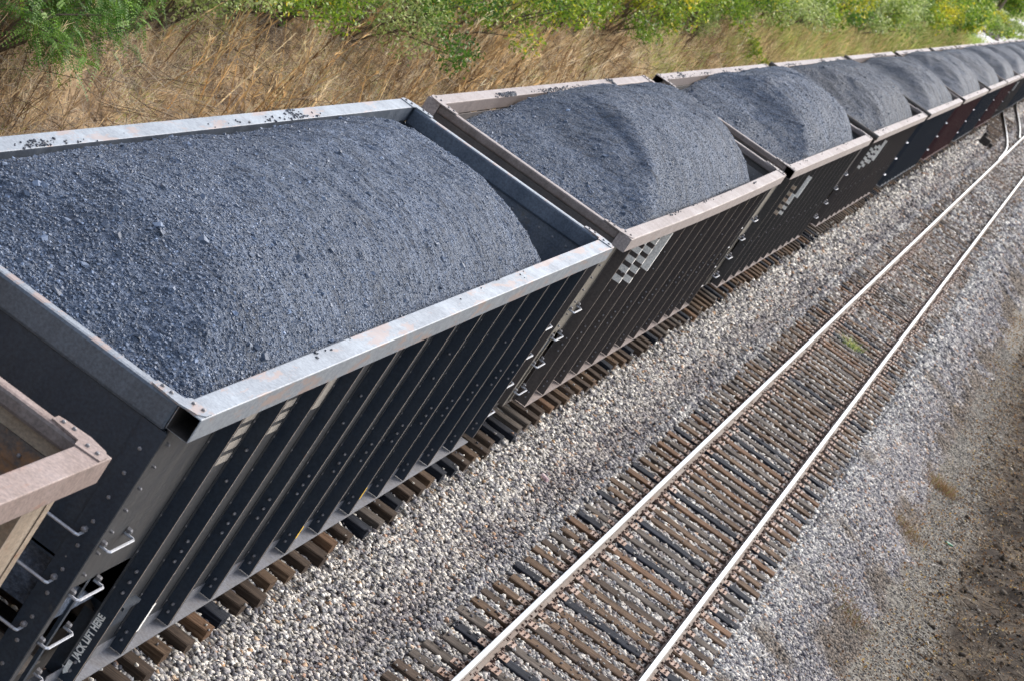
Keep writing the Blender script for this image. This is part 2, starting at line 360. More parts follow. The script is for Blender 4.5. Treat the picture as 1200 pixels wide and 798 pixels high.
def chunks(P, size, col, flat=.8, jit=.42, rg=rng):
    """angular stones: jittered cubes in random rotation"""
    N = len(P); q = rg.normal(size=(N, 4)); q /= np.linalg.norm(q, axis=1)[:, None]
    w_, x, y, z = q.T
    Rm = np.stack([1 - 2 * (y * y + z * z), 2 * (x * y - w_ * z), 2 * (x * z + w_ * y), 2 * (x * y + w_ * z), 1 - 2 * (x * x + z * z), 2 * (y * z - w_ * x), 2 * (x * z - w_ * y), 2 * (y * z + w_ * x), 1 - 2 * (x * x + y * y)], 1).reshape(N, 3, 3)
    c = CUBE[None] * rg.uniform(.55, 1.15, (N, 1, 3)) + rg.uniform(-jit, jit, (N, 8, 3)) * .55
    V = np.einsum('nij,nkj->nki', Rm, c) * np.asarray(size)[:, None, None]
    V[:, :, 2] *= flat
    V += P[:, None, :]
    F = (CF[None] + (np.arange(N) * 8)[:, None, None]).reshape(-1, 4)
    return V.reshape(-1, 3), F, np.repeat(col, 8, 0)
def palette(t, stops):
    xs = [s[0] for s in stops]; cs = np.array([s[1] for s in stops])
    return np.stack([np.interp(t, xs, cs[:, k]) for k in range(3)], 1)

# ------------------------------------------------------------------ terrain
XR = 3.4179; XR2 = XR + 1.505; XC2 = (XR + XR2) / 2
def bank_h(x, y):
    n = fbm(x * .35 + 7, y * .22, 5, 3)
    amp = 1 - sstep(178, 212, y)
    s = np.clip(-4.25 - x + n * .55, 0, None)
    hl = np.minimum(s * (1.0 + .35 * fbm(x * .1, y * .12 + 5, 3, 9)), 5.2 + .25 * s) * amp
    hl = hl + (s > 0) * amp * .16 * fbm(x * 1.7, y * 1.2, 4, 21)
    far = sstep(178, 212, y) * (np.clip(-4.2 - x, 0, 60) * .03)
    return hl + far
def ground_h(x, y):
    x = np.asarray(x, float); y = np.asarray(y, float)
    z = np.full(np.broadcast(x, y).shape, -.62)
    z = z + bank_h(x, y)
    s = np.clip(x - 8.6 + fbm(x * .5, y * .3, 3, 40) * .6, 0, None)
    z = z + np.minimum(s * .32, 3) + (s > 0) * .26 * fbm(x * 1.1, y * 1.1, 5, 31)
    z = z + .05 * fbm(x * .9, y * .9, 4, 77)
    return z
def bed_h(x, y):
    x = np.asarray(x, float); y = np.asarray(y, float)
    z = np.full(np.broadcast(x, y).shape, -.215)
    z = z - .09 * np.exp(-((x - 1.35) / .38) ** 2) - .06 * np.exp(-((x - 2.15) / .45) ** 2) - (.030 - .034 * np.clip(fbm(x * .5, y * .22, 3, 88) + .15, 0, 1)) * (np.abs(x - XC2) < 1.42)
    z = z - sstep(5.75, 7.5, x) * .46 - sstep(1.55, 2.9, -x) * .50
    z = z - .03 * sstep(1.42, 1.6, np.abs(x)) * (x < 2.6)
    return z + .030 * fbm(x * 1.6, y * 1.6, 4, 5) * (1 - .6 * (np.abs(x - XC2) < 1.3))
def grid(name, xs, ys, hf, mat, smooth=True):
    X, Y = np.meshgrid(xs, ys); Z = hf(X, Y); V = np.stack([X, Y, Z], -1).reshape(-1, 3)
    nx, ny = len(xs), len(ys); i = (np.arange(ny - 1)[:, None] * nx + np.arange(nx - 1)[None]).ravel()
    return npmesh(name, V, np.stack([i, i + 1, i + 1 + nx, i + nx], 1), mat, smooth=smooth)
xs = np.concatenate([[-900, -400, -200, -100, -60, -40, -30, -24, -18, -15], np.arange(-13, -3, .16), np.arange(-3, 7, .8), np.arange(7, 14, .1), [15, 17, 20, 25, 35, 60, 120, 300, 900]])
ys = np.concatenate([[-500, -200, -80, -40, -20], np.arange(-10, 70, .3), np.arange(70, 160, 1.0), np.arange(160, 300, 2.5), [310, 330, 360, 400, 460, 550, 700, 1000, 1600]])
g = grid('ground', xs, ys, ground_h, MAT['ground']); tag(g, kind='structure')
xs = np.arange(-3.0, 7.75, .12)
ys = np.concatenate([np.arange(-12, 60, .15), np.arange(60, 420, 1.5)])
g = grid('ballast_bed', xs, ys, bed_h, MAT['ballast']); tag(g, kind='structure')
# white quarry-stone clearing beyond the end of the bank
m, n, l, b = newmat('white_gravel'); v = worldpos(n, l); f = noise(n, l, v, .6, 6, .7); r_ = ramp(n, [(.3, (.30, .29, .275)), (.6, (.50, .49, .47))]); l.new(f, r_.inputs[0]); l.new(r_.outputs[0], b.inputs['Base Color']); b.inputs['Roughness'].default_value = .9
MAT['gravel'] = m
g = grid('gravel_clearing', np.linspace(-11.5, -4.4, 15), np.linspace(205, 420, 60), lambda x, y: ground_h(x, y) + .012 + .10 * np.abs(fbm(x * .8, y * .5, 3, 8)), m); tag(g, kind='structure')

# ------------------------------------------------------------------ rails
RP = [(-.07, -.172), (.07, -.172), (.07, -.158), (.012, -.138), (.009, -.05), (.037, -.04), (.038, -.012), (.033, -.004), (.020, -.0008), (-.009, -.0008), (-.033, -.004), (-.038, -.012), (-.037, -.04), (-.009, -.05), (-.012, -.138), (-.07, -.158)]
RMI = [0, 0, 0, 0, 0, 0, 2, 2, 1, 1, 2, 0, 0, 0, 0, 0]
def rail(path, label, anchors=None, group=None):
    n = len(RP); vs = []; N = len(path)
    for k, (x, y) in enumerate(path):
        a = Vector(path[max(0, k - 1)]); c = Vector(path[min(N - 1, k + 1)]); d = (c - a).normalized(); nrm = Vector((d.y, -d.x))
        vs += [(x + nrm.x * p, y + nrm.y * p, q) for p, q in RP]
    mb = MB()
    for k in range(N - 1):
        pass
    fs = []; ms = []
    for k in range(N - 1):
        for i in range(n):
            fs.append((k * n + i, k * n + (i + 1) % n, (k + 1) * n + (i + 1) % n, (k + 1) * n + i)); ms.append(RMI[i])
    fs += [tuple(range(n))[::-1], tuple((N - 1) * n + i for i in range(n))]; ms += [0, 0]
    mb.v = vs; mb.f = fs; mb.m = ms
    o = mb.build('rail', [MAT['web'], MAT['head'], MAT['headside']]); tag(o, label, 'rail', group)
    if False:
        an = MB()
        for y in anchors:
            x = path[0][0]
            for s in (-1, 1):
                an.box(x - .085, x + .085, y + s * .135 - .014, y + s * .135 + .014, -.192, -.150)
                an.box(x + .03, x + .052, y + s * .135 - .012, y + s * .135 + .012, -.150, -.118)
                an.box(x - .052, x - .03, y + s * .135 - .012, y + s * .135 + .012, -.150, -.118)
        an.build('rail_anchors', MAT['spike'], o)
    return o
# ties first need positions
tr = random.Random(5)
def tie_rows(y0, y1, step):
    ys_ = []; y = y0
    while y < y1: ys_.append(y + tr.uniform(-.03, .03)); y += step
    return ys_
T2 = tie_rows(-2.2 + .038, 260, .497)
T1 = tie_rows(-8.0, 200, .50)
straight = lambda x, a=-30, b=420: [(x, a), (x, 40), (x, 120), (x, b)]
rail(straight(XR), 'shiny rail of the empty track nearest the train', [t for t in T2 if t < 55])
rail(straight(XR2), 'shiny rail of the empty track farthest from the train, beside the grey shoulder', [t for t in T2 if t < 55])
rail(straight(-.7525), 'rail hidden under the left wheels of the coal train')
rail(straight(.7525), 'rail under the right wheels of the coal train')
def curve(pts, n=10):
    out = []
    P = [Vector(p) for p in pts]; P = [P[0] * 2 - P[1]] + P + [P[-1] * 2 - P[-2]]
    for i in range(1, len(P) - 2):
        for k in range(n):
            t = k / n; a, b_, c, d = P[i - 1:i + 3]
            q = .5 * ((2 * b_) + (c - a) * t + (2 * a - 5 * b_ + 4 * c - d) * t * t + (3 * b_ - a - 3 * c + d) * t ** 3); out.append((q.x, q.y))
    out.append(tuple(P[-2])); return out
rail(curve([(XR - .045, 114), (3.25, 124), (2.75, 133), (2.0, 143), (1.1, 155), (.70, 163)]), 'curved switch rail diverging from the empty track towards the train', group='crossover rails at the far switch')
rail(curve([(3.30, 139), (2.95, 146), (2.45, 154), (1.6, 166), (.9, 180)]), 'darker curved rail of the switch, right of the diverging one', group='crossover rails at the far switch')

# ties
def tie_mesh(k, L=2.6):
    r = random.Random(k); mb = MB(); n = 9; xs_ = [-L / 2 + L * i / (n - 1) for i in range(n)]
    vs = []
    for i, x in enumerate(xs_):
        w1 = .112 + r.uniform(-.008, .008); w2 = .112 + r.uniform(-.008, .008); h = r.uniform(-.008, .004); e = r.uniform(-.03, .03) if i in (0, n - 1) else 0
        vs += [(x + e, -w1, -.18 - .18), (x + e, w2, -.18 - .18), (x + e, w2, -.188 + h), (x + e, w2 - .014, -.18 + h), (x + e, -w1 + .014, -.18 + h), (x + e, -w1, -.188 + h)]
    fs = [(i * 6 + j, (i + 1) * 6 + j, (i + 1) * 6 + (j + 1) % 6, i * 6 + (j + 1) % 6) for i in range(n - 1) for j in range(6)]
    fs += [tuple(range(6)), tuple((n - 1) * 6 + j for j in range(6))[::-1]]
    mb.add(vs, fs); return mb
def plate_mb(xc):
    mb = MB(); mb.box(xc - .20, xc + .20, -.095, .095, -.1785, -.1725, 0)
    mb.box(xc + .075, xc + .098, -.095, .095, -.1725, -.160, 0); mb.box(xc - .098, xc - .075, -.095, .095, -.1725, -.160, 0)
    for sx_ in (-1, 1):
        for yy in (-.055, .05):
            mb.box(xc + sx_ * .155 - .012, xc + sx_ * .155 + .012, yy - .012, yy + .012, -.1725, -.150, 1)
            mb.box(xc + sx_ * .088 - .018, xc + sx_ * .088 + .018, yy * .6 - .014, yy * .6 + .014, -.160, -.138, 1)
    for q in (-1, 1):
        mb.box(xc - .085, xc + .085, q * .135 - .014, q * .135 + .014, -.192, -.152, 1)
        for sx_ in (-1, 1): mb.box(xc + sx_ * .06 - .014, xc + sx_ * .06 + .014, q * .135 - .012, q * .135 + .012, -.152, -.128, 1)
    return mb
TW = [tie_mesh(k) for k in range(5)]
protos = {}
kindname = ['weathered brown', 'weathered grey', 'newer black creosoted', 'rust stained orange-brown', 'dark brown']
pl_mesh = [plate_mb(s * .7525).mesh('tie_plate', [MAT['plate'], MAT['spike']]) for s in (-1, 1)]
tmesh = {}
for wk in range(5):
    for sh in range(3): tmesh[wk, sh] = TW[(wk + sh) % 5].mesh('railroad_tie', [WOOD[wk]])
def lay_tie(x, y, wk, where, plates, first):
    o = bpy.data.objects.new('railroad_tie', tmesh[wk, tr.randrange(3)]); COL.objects.link(o)
    o.location = (x + tr.uniform(-.05, .05) + (.10 if x < 1 else 0), y, tr.uniform(-.008, .004)); o.rotation_euler = (tr.uniform(-.02, .02), 0, tr.uniform(-.014, .014) + (math.pi if tr.random() < .5 else 0))
    tag(o, f'{kindname[wk]} wooden tie {where}', 'railroad tie', f'{kindname[wk]} ties {where}')
    if plates:
        for pm in pl_mesh:
            p = bpy.data.objects.new('tie_plate', pm); COL.objects.link(p); p.parent = o
def pick(weights):
    return tr.choices(range(5), weights)[0]
NT2, NT1 = 165, 135
c2 = 0
far_mb = [MB(), MB()]
def far_tie(mb, x, y, m):
    mb.box(x - 1.3 - (x > 1) * (117 < y < 152) * (y - 112) * .065 + tr.uniform(-.06, .06), x + 1.3 + tr.uniform(-.06, .06), y - .112, y + .112, -.36, -.18 + tr.uniform(-.008, .003), m)
for y in T2:
    wk = pick([8, 6, 4, 3, 6])
    if c2 < NT2: lay_tie(XC2, y, wk, 'under the empty track', y < 70, False)
    else: far_tie(far_mb[0], XC2, y, wk)
    c2 += 1
c1 = 0
for y in T1:
    wk = pick([4, 2, 4, 1, 9])
    if y < -1: continue
    if c1 < NT1: lay_tie(0, y, wk, 'under the coal train', y < 12, False)
    else: far_tie(far_mb[1], 0, y, wk)
    c1 += 1
tag(far_mb[0].build('far_ties', WOOD), 'distant rows of close-set ties under the empty track', 'railroad ties', kind='stuff')
tag(far_mb[1].build('far_ties', WOOD), 'distant rows of dark ties under the far coal cars', 'railroad ties', kind='stuff')
TIES2 = np.array(T2); TIES1 = np.array([t for t in T1 if t >= -1])
def near_tie(arr, y):
    i = np.clip(np.searchsorted(arr, y), 1, len(arr) - 1); return np.minimum(np.abs(arr[i] - y), np.abs(arr[i - 1] - y))

# ballast stones
def ballast_stones():
    parts = []
    def region(x0, x1, y0, y1, dens, smin, smax):
        N = int((x1 - x0) * (y1 - y0) * dens); x = rng.uniform(x0, x1, N); y = rng.uniform(y0, y1, N)
        s = rng.uniform(smin, smax, N); parts.append((x, y, s))
    region(1.15, 5.9, -1, 14, 760, .026, .056); region(5.4, 7.35, 4, 24, 700, .024, .052)
    region(1.2, 5.9, 14, 28, 600, .030, .060); region(5.6, 7.5, 24, 36, 520, .030, .058)
    region(1.3, 7.5, 28, 44, 330, .038, .070)
    region(1.3, 7.5, 44, 70, 150, .055, .095)
    region(1.2, 7.5, 70, 130, 65, .075, .13)
    region(1.2, 6.6, 130, 180, 38, .10, .16)
    region(-.6, 1.2, -1, 6, 300, .035, .06)
    region(-2.0, -1.2, 4, 30, 120, .04, .07)
    x = np.concatenate([p[0] for p in parts]); y = np.concatenate([p[1] for p in parts]); s = np.concatenate([p[2] for p in parts])
    n2 = near_tie(TIES2, y); n1 = near_tie(TIES1, y); r = rng.random(len(x))
    on = ((np.abs(x - XC2) < 1.34) & (n2 < .135)) | ((np.abs(x) < 1.50) & (n1 < .145))
    railz = (np.abs(x - XR) < .10) | (np.abs(x - XR2) < .10) | (np.abs(x - .75) < .1)
    keep = (~on | (r < .012 + .10 * np.clip(fbm(x * .6, y * .25, 3, 88), 0, 1))) & ~railz
    x, y, s, on = x[keep], y[keep], s[keep], on[keep]
    s = np.where(on, s * .6, s)
    z = bed_h(x, y) + s * .22; z = np.where(on, -.175 + s * .2, z)
    t = np.clip(rng.beta(1.35, 1.05, len(x)) * .93, 0, 1); t = np.where(rng.random(len(x)) < .05, rng.uniform(.93, 1, len(x)), t)
    # the shoulder right of the empty track is older, darker purple-grey stone; fresh pale stone near the train
    old = np.clip(sstep(5.3, 6.6, x) * .5 + .55 * (sstep(1.9, 2.4, x) * (1 - sstep(2.6, 3.1, x))) * (fbm(x * .8, y * .5, 3, 66) * .9 + .6), 0, 1)
    t = np.where(t < .93, t * (1 - .46 * old), t)
    c = palette(t, STONE_PAL) * rng.uniform(.85, 1.15, (len(x), 1))
    c = c * (1 - old[:, None] * np.array([.24, .30, .31])); dirt = np.clip((fbm(x * 1.3, y * .7, 4, 501) + .55 * sstep(6.3, 7.5, x) - .18) * 2.2, 0, .8)[:, None] * (x > 5.6)[:, None]; c = c * (1 - dirt) + dirt * np.array([.125, .098, .072]) * rng.uniform(.5, 1.6, (len(x), 1))
    c = c * np.where((x < 2.5)[:, None], np.array([1.06, 1.03, 1.0]), 1)
    grime = (np.abs(x - XC2) < 1.25) * rng.uniform(.05, .6, len(x)) * (.62 + fbm(x, y * .3, 3, 12))
    grime = np.clip(grime, 0, .8)[:, None]
    c = c * (1 - grime) + grime * np.array([.17, .125, .095]) * rng.uniform(.6, 1.4, (len(x), 1))
    V, F, T = chunks(np.stack([x, y, z], 1), s, c)
    o = npmesh('ballast_stones', V, F, MAT['stone'], tint=T)
    tag(o, 'crushed grey and white ballast stones between and beside the tracks', 'gravel', kind='stuff')
ballast_stones()

# ------------------------------------------------------------------ hopper cars
W, H = 1.592, 3.534
SX = 1.43          # side sheet plane
RX = 1.55          # rib outer plane
ZS = .72
def bow(y, a, L):  # slight bulge of the rim between the ends
    return a * math.sin(math.pi * y / L)
def text_mesh(body, size):
    cu = bpy.data.curves.new('text', 'FONT'); cu.body = body; cu.size = size; cu.extrude = .0; cu.resolution_u = 3; cu.offset = size * .045
    o = bpy.data.objects.new('text', cu); COL.objects.link(o)
    dg = bpy.context.evaluated_depsgraph_get(); me = bpy.data.meshes.new_from_object(o.evaluated_get(dg)); bpy.data.objects.remove(o)
    return me
def car(y0, L, label, body='black', rim='galv', sill='sill', panel=None, inner='inner', lod=0, ribs=None, rung='rung', logo=None, group='coal hopper cars of the train', endrim=None, bowa=0., jack=False, dark_end=False):
    SX = 1.43 if y0 <= 0 and rim == 'galv' or y0 < 0 else 1.400
    c = empty('hopper_car', (0, y0, 0)); tag(c, label, 'rail car', group)
    Bm, Rm_, Sm, Im, Bo = MAT[body], MAT[rim], MAT[sill], MAT[inner], MAT['bolt']
    Pm = MAT[panel] if panel else Bm
    Em = MAT[endrim] if endrim else Rm_
    bv = .010 if lod < 2 else 0
    if ribs is None: ribs = [.95 + (L - 1.9) * k / 12 for k in range(13)]
    for s in (1, -1):
        near = (s == 1)
        # side sheet with rivet lines; ends are panels reaching down to z=1.95 only
        mb = MB(); t = .012
        e0 = ribs[0]; e1 = ribs[-1]
        xa, xb = sorted((s * SX, s * (SX - t)))
        mb.box(xa, xb, e0, e1, .74, H - .2, 0)
        mb.box(xa, xb, .05, e0, 1.92, H - .2, 1); mb.box(xa, xb, e1, L - .05, 1.92, H - .2, 1)
        mb.add([(s * SX, .25, 1.92), (s * SX, e0, 1.92), (s * SX, e0, 1.45)], [(0, 1, 2), (2, 1, 0)], 1)
        if near and lod < 2:
            for ry in ribs:
                z = .95
                while z < 3.2:
                    mb.bolt((s * SX, ry - .055, z), (s, 0, 0), .013, .012, 2); z += .34 if lod == 0 else .5
                if lod == 0:
                    mb.box(s * SX, s * SX + .006, ry - .09, ry - .012, .9, 3.3, 0)
            if lod == 0:
                z = 2.05
                while z < 3.3: mb.bolt((s * SX, .16, z), (s, 0, 0), .016, .035, 2); z += .19
        mb.build('side_sheet', [MAT['blackdust'] if body == 'black' else Bm, MAT['blackdust'] if body == 'black' else Pm, Bo], c)
        # ribs
        for k, ry in enumerate(ribs):
            mb = MB(); zt, zb = H - .205, ZS + .03; wd = .055
            fat = (k == 0 or k == len(ribs) - 1)
            x0 = SX - (.12 if fat else 0)
            # tapered: foot spreads at the bottom
            prof = [(x0 + .001, ry), (RX, ry), (RX, ry + wd), (x0 + .001, ry + wd)]
            mb.prism([(s * a, b_) for a, b_ in prof][::s], 'z', zb, zt, 0)
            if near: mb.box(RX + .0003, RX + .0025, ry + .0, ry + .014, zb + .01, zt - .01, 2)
            if near and lod < 2:
                if lod == 0:
                    for zz in (1.62, 1.72, 1.82): mb.bolt((RX - .045, ry - .0005, zz + .04 * ((k * 7) % 3)), (0, -1, 0), .014, .04, 1)
                    for zz in (.86, .94): mb.bolt((RX - .06, ry - .0005, zz), (0, -1, 0), .014, .035, 1)
                    if k % 3 == 1:
                        for zz in (2.45, 2.75): mb.bolt((RX - .05, ry - .0005, zz), (0, -1, 0), .013, .04, 1)
                else:
                    for zz in (1.7,): mb.bolt((RX - .045, ry - .0005, zz), (0, -1, 0), .014, .03, 1)
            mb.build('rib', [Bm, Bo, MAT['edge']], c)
        # side sill: angle with a top flange
        mb = MB()
        prof = [(SX - .11, ZS - .16), (SX - .098, ZS - .16), (SX - .098, ZS), (RX + .003, ZS - .0), (RX + .003, ZS + .012), (SX - .11, ZS + .012)]
        ya, yb = (.9, L - .9)
        mb.prism([(s * a, z) for a, z in prof][::s], 'y', ya, yb, 0)
        mb.box(*sorted((s * (SX + .0005), s * (SX + .008))), ya + .1, yb - .1, ZS + .013, ZS + .13, 0)
        mb.build('side_sill', [Sm], c, bevel=0)
        # top chord, hollow box
        mb = MB(); n = 8 if bowa else 1
        if bowa:
            for k in range(n):
                a, b_ = L * k / n, L * (k + 1) / n
                o0, o1 = bow(a, bowa, L), bow(b_, bowa, L)
                pts = [(s * (W - .19), H - .2), (s * W, H - .2), (s * W, H), (s * (W - .19), H)]
                vs = [(x + s * o0, a, z - o0 * .6) for x, z in pts] + [(x + s * o1, b_, z - o1 * .6) for x, z in pts]
                mb.add(vs, [(i, (i + 1) % 4, 4 + (i + 1) % 4, 4 + i) for i in range(4)]); mb.m[-1] = 2
            mb.add([(x, 0, z) for x, z in pts], [(0, 1, 2, 3)]); mb.add([(x, L, z) for x, z in pts], [(3, 2, 1, 0)])
        else:
            mb.tubebox(*sorted((s * (W - .19), s * W)), H - .2, H, .008, 'y', 0, L, 0, 1)
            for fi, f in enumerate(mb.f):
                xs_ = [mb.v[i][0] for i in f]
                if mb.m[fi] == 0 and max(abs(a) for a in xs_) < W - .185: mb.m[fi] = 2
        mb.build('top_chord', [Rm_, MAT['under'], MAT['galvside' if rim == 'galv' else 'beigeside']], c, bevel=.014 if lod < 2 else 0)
    # end chords
    for e in (0, 1):
        mb = MB(); ya, yb = (0, .13) if e == 0 else (L - .13, L)
        if dark_end and e == 0:
            mb.tube([(-W - .02, .02, H - .03), (W + .02, .02, H - .03)], .07, 14, 0)
            mb.build('end_chord', [MAT['under']], c, smooth=False)
        else:
            hh = .235 if rim == 'galv' else .125
            mb.box(-W + .19, W - .19, ya, yb, H - hh, H - .003, 1); mb.m[1] = 0
            mb.build('end_chord', [Em, MAT['galvside' if rim == 'galv' else 'beigeside']], c, bevel=.028 if lod < 2 else 0)
            if hh < .2:
                mb = MB(); mb.box(-W + .19, W - .19, *((.02, .05) if e == 0 else (L - .05, L - .02)), H - .236, H - hh - .002, 0); mb.build('end_lining', [Bm], c)
        # corner plates with bolts
        if lod < 2:
            for s in (1, -1):
                mb = MB(); sg = 1 if e == 0 else -1; yo = 0 if e == 0 else L
                pr = [(1.16, .00), (1.20, -.015), (1.40, -.035), (1.54, .01), (1.585, .09), (1.585, .20), (1.40, .22), (1.38, .13), (1.16, .10)]
                P = [(s * a, yo + sg * b_) for a, b_ in pr]
                if s * sg < 0: P = P[::-1]
                mb.prism(P, 'z', H - .002, H + .012, 0)
                for a, b_ in ((1.22, .05), (1.30, .04), (1.45, .13), (1.53, .14)): mb.bolt((s * a, yo + sg * b_, H + .012), (0, 0, 1), .016, .018, 1)
                mb.build('corner_plate', [Rm_, MAT['bolt']], c)
        # end sheet (outer face) and interior lining strip
        yo = .03 if e == 0 else L - .042
        sg = 1 if e == 0 else -1
        mb = MB(); mb.box(-SX + .013, SX - .013, min(yo, yo + sg * .012), max(yo, yo + sg * .012), 2.06, H - .236, 0)
        mb.box(-SX + .013, SX - .013, *sorted((yo + sg * .0125, yo + sg * .016)), 2.2, H - .236, 1)
        if lod < 2:
            yi = yo + sg * .016
            mb.box(-SX + .02, SX - .02, *sorted((yi, yi + sg * .012)), H - .40, H - .236, 1)
            for k in range(14): mb.bolt((-1.3 + .2 * k, yi + sg * .012, H - .33), (0, sg, 0), .017, .014, 2)
            if e == 0 and lod == 0:
                for k in range(9): mb.bolt((-1.3 + .325 * k, yo - .0005, 2.14), (0, -1, 0), .014, .012, 2)
        mb.build('end_sheet', [Bm, Im, Bo], c)
        # slope sheet beneath
        mb = MB(); ya, yb = (yo, yo + sg * 2.3)
        mb.add([(-1.40, ya, 2.1), (1.40, ya, 2.1), (1.40, yb, .80), (-1.40, yb, .80), (-1.40, ya, 2.08), (1.40, ya, 2.08), (1.40, yb, .78), (-1.40, yb, .78)], [(0, 1, 2, 3), (7, 6, 5, 4), (0, 4, 5, 1), (2, 6, 7, 3)], 0)
        mb.build('slope_sheet', [Im, MAT['under']] if rim != 'galv' and y0 < 0 else [MAT['under'], MAT['under']], c)
        # corner posts, stiles, end sill
        for s in (1, -1):
            mb = MB(); pa, pb = sorted((yo - sg * .005, yo + sg * .055))
            mb.box(*sorted((s * (SX - .20), s * (SX + .006))), *sorted((yo - sg * .012, yo - sg * .001)), .80, H - .236, 0)
            mb.box(*sorted((s * (SX + .001), s * (SX + .009))), *sorted((yo, yo + sg * .10)), .80, H - .20, 1)
            if lod == 0:
                z = 1.0
                while z < 3.3: mb.bolt((s * (SX - .10), yo - sg * .012, z), (0, -sg, 0), .017, .014, 2); z += .21
            mb.build('corner_post', [Bm, MAT['blackdust'] if body == 'black' else Pm, Bo], c)
            mb = MB(); yy = yo + sg * .42
            mb.box(*sorted((s * (SX - .03), s * (SX + .0005))), yy - .03, yy + .03, .80, 1.92, 0)
            mb.build('stile', [Pm], c)
            if lod < 3:
                for i, zz in enumerate((1.02, 1.45, 1.88, 2.31) if lod < 2 else (1.2, 1.8, 2.4)):
                    mb = MB(); ys0, ys1 = yo + sg * .09, yo + sg * .55; xo = SX + .09
                    mb.tube([(s * SX, ys0, zz), (s * (xo - .015), ys0, zz), (s * xo, ys0 + sg * .02, zz), (s * xo, ys1 - sg * .02, zz), (s * (xo - .015), ys1, zz), (s * SX, ys1, zz)], .012 if lod < 2 else .02, 6 if lod < 2 else 4, 0)
                    if lod < 2:
                        for q in (ys0, ys1): mb.bolt((s * (SX + .008), q, zz + .035), (s, 0, 0), .026, .04, 1)
                    mb.build('grab_iron', [MAT[rung], Bo], c, smooth=False)
            if lod < 2:
                for zz in (1.1, 1.52, 1.94, 2.36):
                    mb = MB(); xa, xb = SX - .12, SX - .60; yo2 = yo - sg * .10
                    mb.tube([(s * xa, yo - sg * .012, zz), (s * xa, yo2, zz), (s * (xa - .02), yo2 - sg * .012, zz), (s * (xb + .02), yo2 - sg * .012, zz), (s * xb, yo2, zz), (s * xb, yo - sg * .012, zz)], .012, 6, 0)
                    mb.bolt((s * xa, yo - sg * .012, zz + .03), (0, -sg, 0), .026, .04, 1)
                    mb.build('grab_iron', [MAT[rung], Bo], c)
        mb = MB(); mb.box(-SX + .02, SX - .02, *sorted((yo, yo + sg * .10)), .80, 1.02, 0)
        mb.box(-.16, .16, *sorted((yo, yo + sg * 2.6)), .62, .92, 0)
        mb.box(-SX + .06, SX - .06, *sorted((yo + sg * .11, yo + sg * .80)), .985, 1.00, 0)   # end platform
        mb.build('end_sill', [MAT['under']], c)
        if lod < 3:
            mb = MB(); q = yo
            mb.box(-.09, .09, *sorted((q, q - sg * .40)), .76, .90, 0)
            mb.prism([(-.16, q - sg * .36), (.10, q - sg * .36), (.17, q - sg * .52), (.07, q - sg * .60), (.02, q - sg * .50), (-.08, q - sg * .50), (-.18, q - sg * .58)][::sg], 'z', .70, .96, 0)
            mb.build('coupler', [MAT['under']], c)
        # truck
        if lod < 4:
            ty = yo + sg * 1.75
            tk = MB()
            for s in (1, -1):
                pr = [(ty - 1.05, .52), (ty - .75, .72), (ty - .35, .78), (ty + .35, .78), (ty + .75, .72), (ty + 1.05, .52), (ty + 1.0, .38), (ty + .62, .40), (ty + .35, .22), (ty - .35, .22), (ty - .62, .40), (ty - 1.0, .38)]
                tk.prism(pr[::-s], 'x', s * .96, s * 1.10, 0)
            tk.box(-.95, .95, ty - .2, ty + .2, .40, .66, 0)
            T = tk.build('truck', [MAT['under']], c)
            for dy in (-.86, .86):
                wh = MB(); wh.tube([(-.95, ty + dy, .46), (.95, ty + dy, .46)], .07, 8, 0)
                wh.build('axle', [MAT['under']], T)
                for s in (1, -1):
                    wh = MB(); wh.tube([(s * .69, ty + dy, .46), (s * .70, ty + dy, .46), (s * .7005, ty + dy, .46), (s * .80, ty + dy, .46)], .455, 24, 0)
                    wh.v = [(x, (ty + dy) + (yv - ty - dy) * (1.06 if abs(x) < .7002 else 1), .46 + (z - .46) * (1.05 if abs(x) < .7002 else 1)) for x, yv, z in wh.v]
                    wh.build('wheel', [MAT['under']], T)
        if lod == 0:
            mb = MB()
            mb.tube([(SX - .50, yo + sg * .75, 1.72), (SX - .16, yo + sg * .75, 1.72)], .10, 12); mb.tube([(SX - .50, yo + sg * .98, 1.46), (SX - .16, yo + sg * .98, 1.46)], .10, 12)
            mb.build('brake_cylinder', [MAT['taupe']], c, smooth=False)
    # hopper bottoms closing the body
    mb = MB(); n = 3
    mb.box(-1.35, 1.35, 2.35, L - 2.35, .76, .78, 0)
    for k in range(n):
        yc = 2.9 + (L - 5.8) * (k + .5) / n; hw = (L - 5.8) / n / 2 - .05
        mb.add([(-1.2, yc - hw, .76), (1.2, yc - hw, .76), (1.2, yc + hw, .76), (-1.2, yc + hw, .76), (-.5, yc - .3, .25), (.5, yc - .3, .25), (.5, yc + .3, .25), (-.5, yc + .3, .25)],
               [(4, 7, 6, 5), (0, 1, 5, 4), (1, 2, 6, 5), (2, 3, 7, 6), (3, 0, 4, 7)], 0)
    mb.build('hopper_bottom', [MAT['under']], c)
    # ---- markings
    nf = lambda ry: ry - .0025
